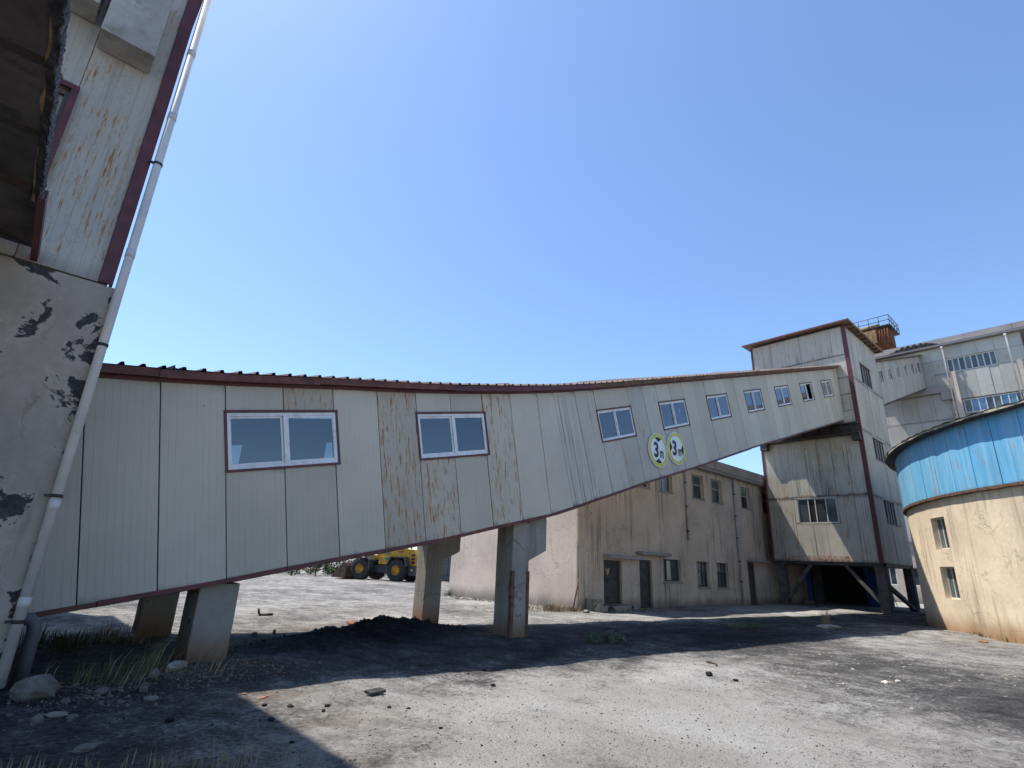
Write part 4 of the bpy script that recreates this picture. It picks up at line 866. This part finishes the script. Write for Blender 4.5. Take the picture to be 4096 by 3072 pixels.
def leafy(mb, c, rx, rz, n, s):
    for _ in range(n):
        d = Vector((random.gauss(0, 1), random.gauss(0, 1), random.gauss(0, 1))).normalized()*random.random()**.45
        k = .75+.35*noise.noise(d*2.2+Vector(c)); p = Vector(c)+Vector((d.x*rx*k, d.y*rx*k, d.z*rz*k))
        a = Vector((random.gauss(0, 1), random.gauss(0, 1), random.gauss(0, .7))).normalized(); b = a.cross(Vector((random.gauss(0, 1), random.gauss(0, 1), random.gauss(0, 1)))).normalized(); l = s*random.uniform(.6, 1.3)
        mb.q(p-a*l, p+b*l*.45, p+a*l, p-b*l*.45)
wd = thing('weed_bush', 'low grey-green weed bush in the gallery shadow right of the tall pier', 'bush', (10.75, 8.4, 0))
mb = MB()
for (x, y, r) in ((10.55, 8.55, .22), (10.85, 8.4, .25), (11.05, 8.25, .18), (10.35, 8.6, .14)): leafy(mb, (x, y, gz(x, y)+r*.55), r, r*.75, 260, .028)
mb.build('leaves', leafm('bush_leaf', (.09, .13, .07), (.14, .17, .10)), wd)
mb = MB()
for i in range(14): a = random.uniform(0, 6.28); mb.tube([(10.75, 8.42, 0), (10.75+.3*math.cos(a), 8.42+.2*math.sin(a), .26)], .006, 4)
mb.build('stems', BARK, wd)
def tree(x, y, h, r, label, n=900):
    t = thing('tree', label, 'tree', (x, y, 0), 'trees beyond the yard'); mb = MB(); mb.tube([(x, y, -.2), (x+.1, y, h*.35), (x, y+.1, h*.6)], [.16, .12, .07], 7)
    for i in range(5): a = i*1.26; mb.tube([(x+.05, y, h*(.3+.05*i)), (x+r*.6*math.cos(a), y+r*.6*math.sin(a), h*(.55+.06*i))], [.06, .025], 5)
    mb.build('trunk', BARK, t); mb = MB()
    for i in range(7): a = random.uniform(0, 6.28); q = r*.55*random.random(); leafy(mb, (x+q*math.cos(a), y+q*math.sin(a), h*random.uniform(.45, .85)), r*.55, h*.2, n//7, .17)
    mb.build('crown', TREEL, t)
for (x, y, h, r, lab) in ((16, 58, 4.5, 2.4, 'leafy tree beyond the loader bucket, left of it'), (21.5, 62, 5.5, 2.8, 'leafy tree straight behind the loader bucket'), (27.5, 60, 6, 3.0, 'leafy tree behind the loader cab'), (33, 56, 5, 2.6, 'leafy tree right of the loader, behind the back pier'), (10.5, 60, 4.5, 2.6, 'leftmost leafy tree beyond the yard')): tree(x, y, h, r, lab)
mb = MB()
for i in range(190): x = random.uniform(5, 36); y = 50+random.uniform(-2.5, 5)+(x-20)*-.1; leafy(mb, (x, y, random.uniform(.2, 1.3)), random.uniform(.5, 1.2), random.uniform(.4, 1.1), 80, .13)
tag(mb.build('scrub', TREEL, None), 'dark scrub growing along the far side of the yard', 'scrub', None, 'stuff')
fe = thing('rail_fence', 'rusty pipe rail fence before the scrub, left of the loader', 'fence', (17, 46.5, 0))
mb = MB(); mb.tube([(11, 48, 1.0), (20.5, 45.6, 1.0)], .04, 6); mb.tube([(11, 48, .55), (20.5, 45.6, .55)], .04, 6); mb.build('rail', RUSTP, fe)
for i in range(6): mb = MB(); x = 11+i*1.8; y = 48-i*.455; mb.tube([(x, y, -.1), (x, y, 1.1)], .05, 6); mb.build('post', STEEL, fe)
mb = MB(); mb.tube([(16.6, 46.5, 1.0), (15.2, 46.6, -.02)], .05, 6); mb.build('brace', STEEL, fe)
gh = thing('glazed_cabin', 'blue-green glazed cabin wall glimpsed between the back pier and the beige wall', 'cabin', (32, 40, 0))
mb = MB(); mb.box(28.5, 36, 40.2, 44, -.1, 3.6); mb.build('wall', flat('cabin_wall', (.12, .14, .15), .7), gh)
for i in range(5): window(gh, Vector((28.7+i*1.45, 40.18, .4)), X, Zv, -Y, 1.35, 2.6, (.5,), dglass('teal_glass', (.04, .10, .13)) if i == 0 else bpy.data.materials['teal_glass'], FRAMED, .06, .05, rows=(.5,))

# ------------------------------------------------------------------ rocks, coal lumps, litter
def lump(w, d, h, seed, nlon=9, nlat=6, jag=.3):
    random.seed(seed); mb = MB(); of = Vector((seed*1.7, seed*.9, seed*2.3)); rows = []
    for i in range(nlat+1):
        th = math.pi*i/nlat; row = []
        for k in range(nlon):
            ph = 2*math.pi*k/nlon; n = Vector((math.sin(th)*math.cos(ph), math.sin(th)*math.sin(ph), math.cos(th))); r = 1+jag*noise.noise(n*1.6+of)+jag*.5*noise.noise(n*4+of); row.append((n.x*r*w/2, n.y*r*d/2, n.z*r*h/2+h*.32))
        rows.append(row)
    for i in range(nlat):
        for k in range(nlon): k2 = (k+1) % nlon; mb.q(rows[i][k], rows[i+1][k], rows[i+1][k2], rows[i][k2])
    return mb
def put(name, m, x, y, w, d, h, label, cat, group=None, seed=1, rz=0.):
    mb = lump(w, d, h, seed); mb.xf(Matrix.Translation((x, y, gz(x, y))) @ Matrix.Rotation(rz, 4, 'Z')); return tag(mb.build(name, m, None), label, cat, group)
RK = [(.68, 8.1, .46, .32, .26, 'largest pale boulder beside the foot of the white downpipe'), (2.2, 9.0, .36, .2, .15, 'flat pale stone at the foot of the squat rust-footed pier'), (1.9, 8.75, .14, .12, .12, 'small stone left of the flat pale stone by the pier'), (1.68, 8.1, .12, .09, .13, 'upright knobbly stone on the litter below the pier'), (1.7, 7.74, .16, .1, .07, 'flat pale stone at the front of the litter heap'), (.68, 7.2, .11, .09, .11, 'small white stone below the largest boulder'), (1.27, 8.1, .24, .14, .08, 'long flat stone between boulder and pier'), (1.4, 7.7, .09, .07, .05, 'small pale stone on the dark soil in front of the litter'), (.86, 7.5, .2, .12, .06, 'pale slab fragment right below the boulder'), (.97, 7.4, .11, .08, .05, 'pale chip beside the slab fragment'), (.97, 6.25, .22, .13, .06, 'dull flat stone in the shaded dirt, bottom left'), (17.1, 14.35, .34, .2, .16, 'white stone at the beige building corner'), (38.6, 14.3, .8, .5, .35, 'pale boulder in the dark under the tower'), (20.1, 6.95, 1.1, .45, .14, 'flat pale slab in the gallery shade before the tank'), (4.35, 12.46, .14, .1, .09, 'low grey stone at the sunlit edge behind the mound'), (4.8, 12.6, .08, .07, .12, 'small upright dark stone at the sunlit edge behind the mound')]
for i, (x, y, w, d, h, lab) in enumerate(RK): put('rock', ROCK if i not in (1, 13) else SLABM, x, y, w, d, h, lab, 'rock', 'loose rocks', i+3, i*.7)
CL = [(3.21, 6.5, 0.08), (3.1, 6.35, 0.06), (2.88, 6.73, 0.08), (3.77, 6.09, 0.06), (5.64, 6.44, 0.09), (2.4, 5.46, 0.06), (2.65, 6.89, 0.07), (2.49, 6.24, 0.09), (3.74, 5.04, 0.05), (5.78, 7.18, 0.05), (6.24, 7.35, 0.09), (3.94, 5.95, 0.05), (9.06, 5.03, 0.16), (9.14, 4.62, 0.1), (1.69, 6.78, 0.1), (4.7, 9.9, 0.09)]
for i, (x, y, w) in enumerate(CL): put('coal_lump', COALM, x, y, w*.95, w*.75, w*.42, 'small black coal lump lying on the dusty yard', 'coal lump', 'coal lumps on the yard', 40+i, i*1.1)
BR = [(2.63, 7.55, .09, 'small orange brick chip at the tip of the building shadow'), (2.74, 7.24, .12, 'broken orange brick on the orange soil patch'), (2.82, 7.3, .08, 'brick crumb right of the broken orange brick'), (21.9, 3.4, .34, 'orange brick slab lying before the blue tank'), (7.08, 13.6, .55, 'long reddish slab lying in the sun by the back pier')]
for i, (x, y, w, lab) in enumerate(BR): put('brick_piece', BRICKM, x, y, w, w*.5, w*.22, lab, 'brick', 'brick fragments', 80+i, .3*i)
put('pale_stone', CHIP, 11.38, 3.17, .14, .1, .06, 'pale flat stone on the dark coal streak, left of a pair', 'stone', 'pale stones', 91); put('pale_stone', CHIP, 11.77, 3.08, .12, .09, .06, 'pale stone beside a coal bit on the dark streak', 'stone', 'pale stones', 92)
random.seed(5)
mb = MB(); mb.tube([(10.3, 5.75, .03), (10.15, 5.6, .06), (10.2, 5.5, .03), (10.05, 5.42, .03)], .018, 5); tag(mb.build('stick', BARK, None), 'crooked brown stick on the yard right of centre', 'stick')
mb = MB(); mb.tube([(5.75, 16.4, .01), (6.05, 16.2, .03)], .035, 6); mb.tube([(5.75, 16.4, .03), (5.72, 16.42, .17)], .03, 6); tag(mb.build('scrap_iron', STEEL, None), 'dark bent scrap iron on the sunny yard behind the gallery', 'scrap')
def slab(x, y, w, d, th, rz, tilt, m, name, label, cat):
    mb = MB(); mb.box(-w/2, w/2, -d/2, d/2, 0, th); mb.xf(Matrix.Translation((x, y, gz(x, y)+.02)) @ Matrix.Rotation(rz, 4, 'Z') @ Matrix.Rotation(tilt, 4, 'X')); return tag(mb.build(name, m, None), label, cat)
slab(1.75, 12.85, 1.1, .6, .06, .3, .06, SLABM, 'concrete_slab', 'pale broken concrete slab in sunlit grass below the gallery', 'slab')
slab(3.9, 6.66, .24, .12, .03, .2, .1, TAR, 'felt_scrap', 'torn dark scrap lying on the dusty yard', 'scrap')
mb = MB(); mb.tube([(17.15, 15.05, .1), (17.5, 15.1, 1.15)], .03, 6); tag(mb.build('iron_bar', RUSTT, None), 'thin dark iron bar leaning at the beige building corner', 'bar')
# uncountable grit, chips and litter
def scatter(name, m, n, box, smin, smax, label, flatn=.6, dens=None, tri=False):
    mb = MB(); k = 0; tries = 0
    while k < n and tries < n*12:
        tries += 1; u = random.random(); x = box[0]+(box[1]-box[0])*u; y = box[2]+(box[3]-box[2])*random.random()
        if dens and random.random() > dens(x, y): continue
        s = smin*(smax/smin)**(random.random()**2.2); z = gz(x, y)-.15*s; a = random.uniform(0, 6.28); c, q = math.cos(a), math.sin(a); w, d, h = s*random.uniform(.7, 1.3), s*random.uniform(.5, 1.), s*flatn*random.uniform(.5, 1.2)
        P = lambda i, j, l: (x+(i*c-j*q)*.5, y+(i*q+j*c)*.5, z+l)
        b = [P(-w, -d*.8, 0), P(w*.9, -d, 0), P(w, d*.7, 0), P(-w*.7, d, 0)]; t = [P(-w*.5, -d*.4, h*.8), P(w*.5, -d*.5, h), P(w*.4, d*.4, h*.9), P(-w*.4, d*.5, h*.7)]
        i0 = len(mb.v); mb.v += b+t
        for f in ((4, 5, 6, 7), (0, 1, 5, 4), (1, 2, 6, 5), (2, 3, 7, 6), (3, 0, 4, 7)): mb.f.append(tuple(i0+e for e in f)); mb.uv.append(None); mb.sm.append(False)
        k += 1
    return tag(mb.build(name, m, None), label, None, None, 'stuff')
inview = lambda x, y: 1. if (x > .4 and y > .2 and 3.8 < math.hypot(x, y)) else 0.
nearw = lambda x, y: inview(x, y)*min(1., (5.5/max(4, math.hypot(x, y)))**1.6)
scatter('gravel', GRAV, 16000, (.3, 16, .3, 12), .006, .024, 'fine grey grit scattered over the yard', .6, nearw)
scatter('coal_grit', COALM, 5500, (.3, 18, .3, 12), .006, .028, 'black coal grit scattered over the yard', .6, nearw)
scatter('pale_chips', CHIP, 700, (8, 26, -1, 7), .02, .09, 'pale stone chips strewn on the coal streak', .35, lambda x, y: ga(x, y, 13.5, 3.4, 8., 1.3, -.22)*.9+.08)
scatter('rubble_litter', DLEAF, 1500, (.5, 4.0, 7.6, 9.6), .015, .06, 'brown leaf litter heaped by the pier foot', .4, lambda x, y: ga(x, y, 2.5, 8.8, 1.1, .5)+.5*ga(x, y, 1.2, 8.0, .9, .5))
scatter('rubble', ROCK, 420, (.4, 4.2, 7.2, 9.6), .02, .085, 'small pale rubble heaped by the pier foot', .6, lambda x, y: ga(x, y, 2.6, 8.9, 1.0, .45)+.5*ga(x, y, 1.0, 7.9, .9, .6))
scatter('spoil_lumps', COALM, 1500, (3.2, 9.6, 10.0, 13.0), .015, .065, 'black coal lumps on the spoil mound between the piers', .7, lambda x, y: ga(x, y, 7.2, 11.6, 1.6, .8, .05)+ga(x, y, 5.2, 11.0, 1.6, .65, .35))
scatter('wall_foot_rubble', ROCK, 500, (16.2, 17.5, 15, 23.5), .03, .14, 'rubble along the foot of the pale end wall', .6)
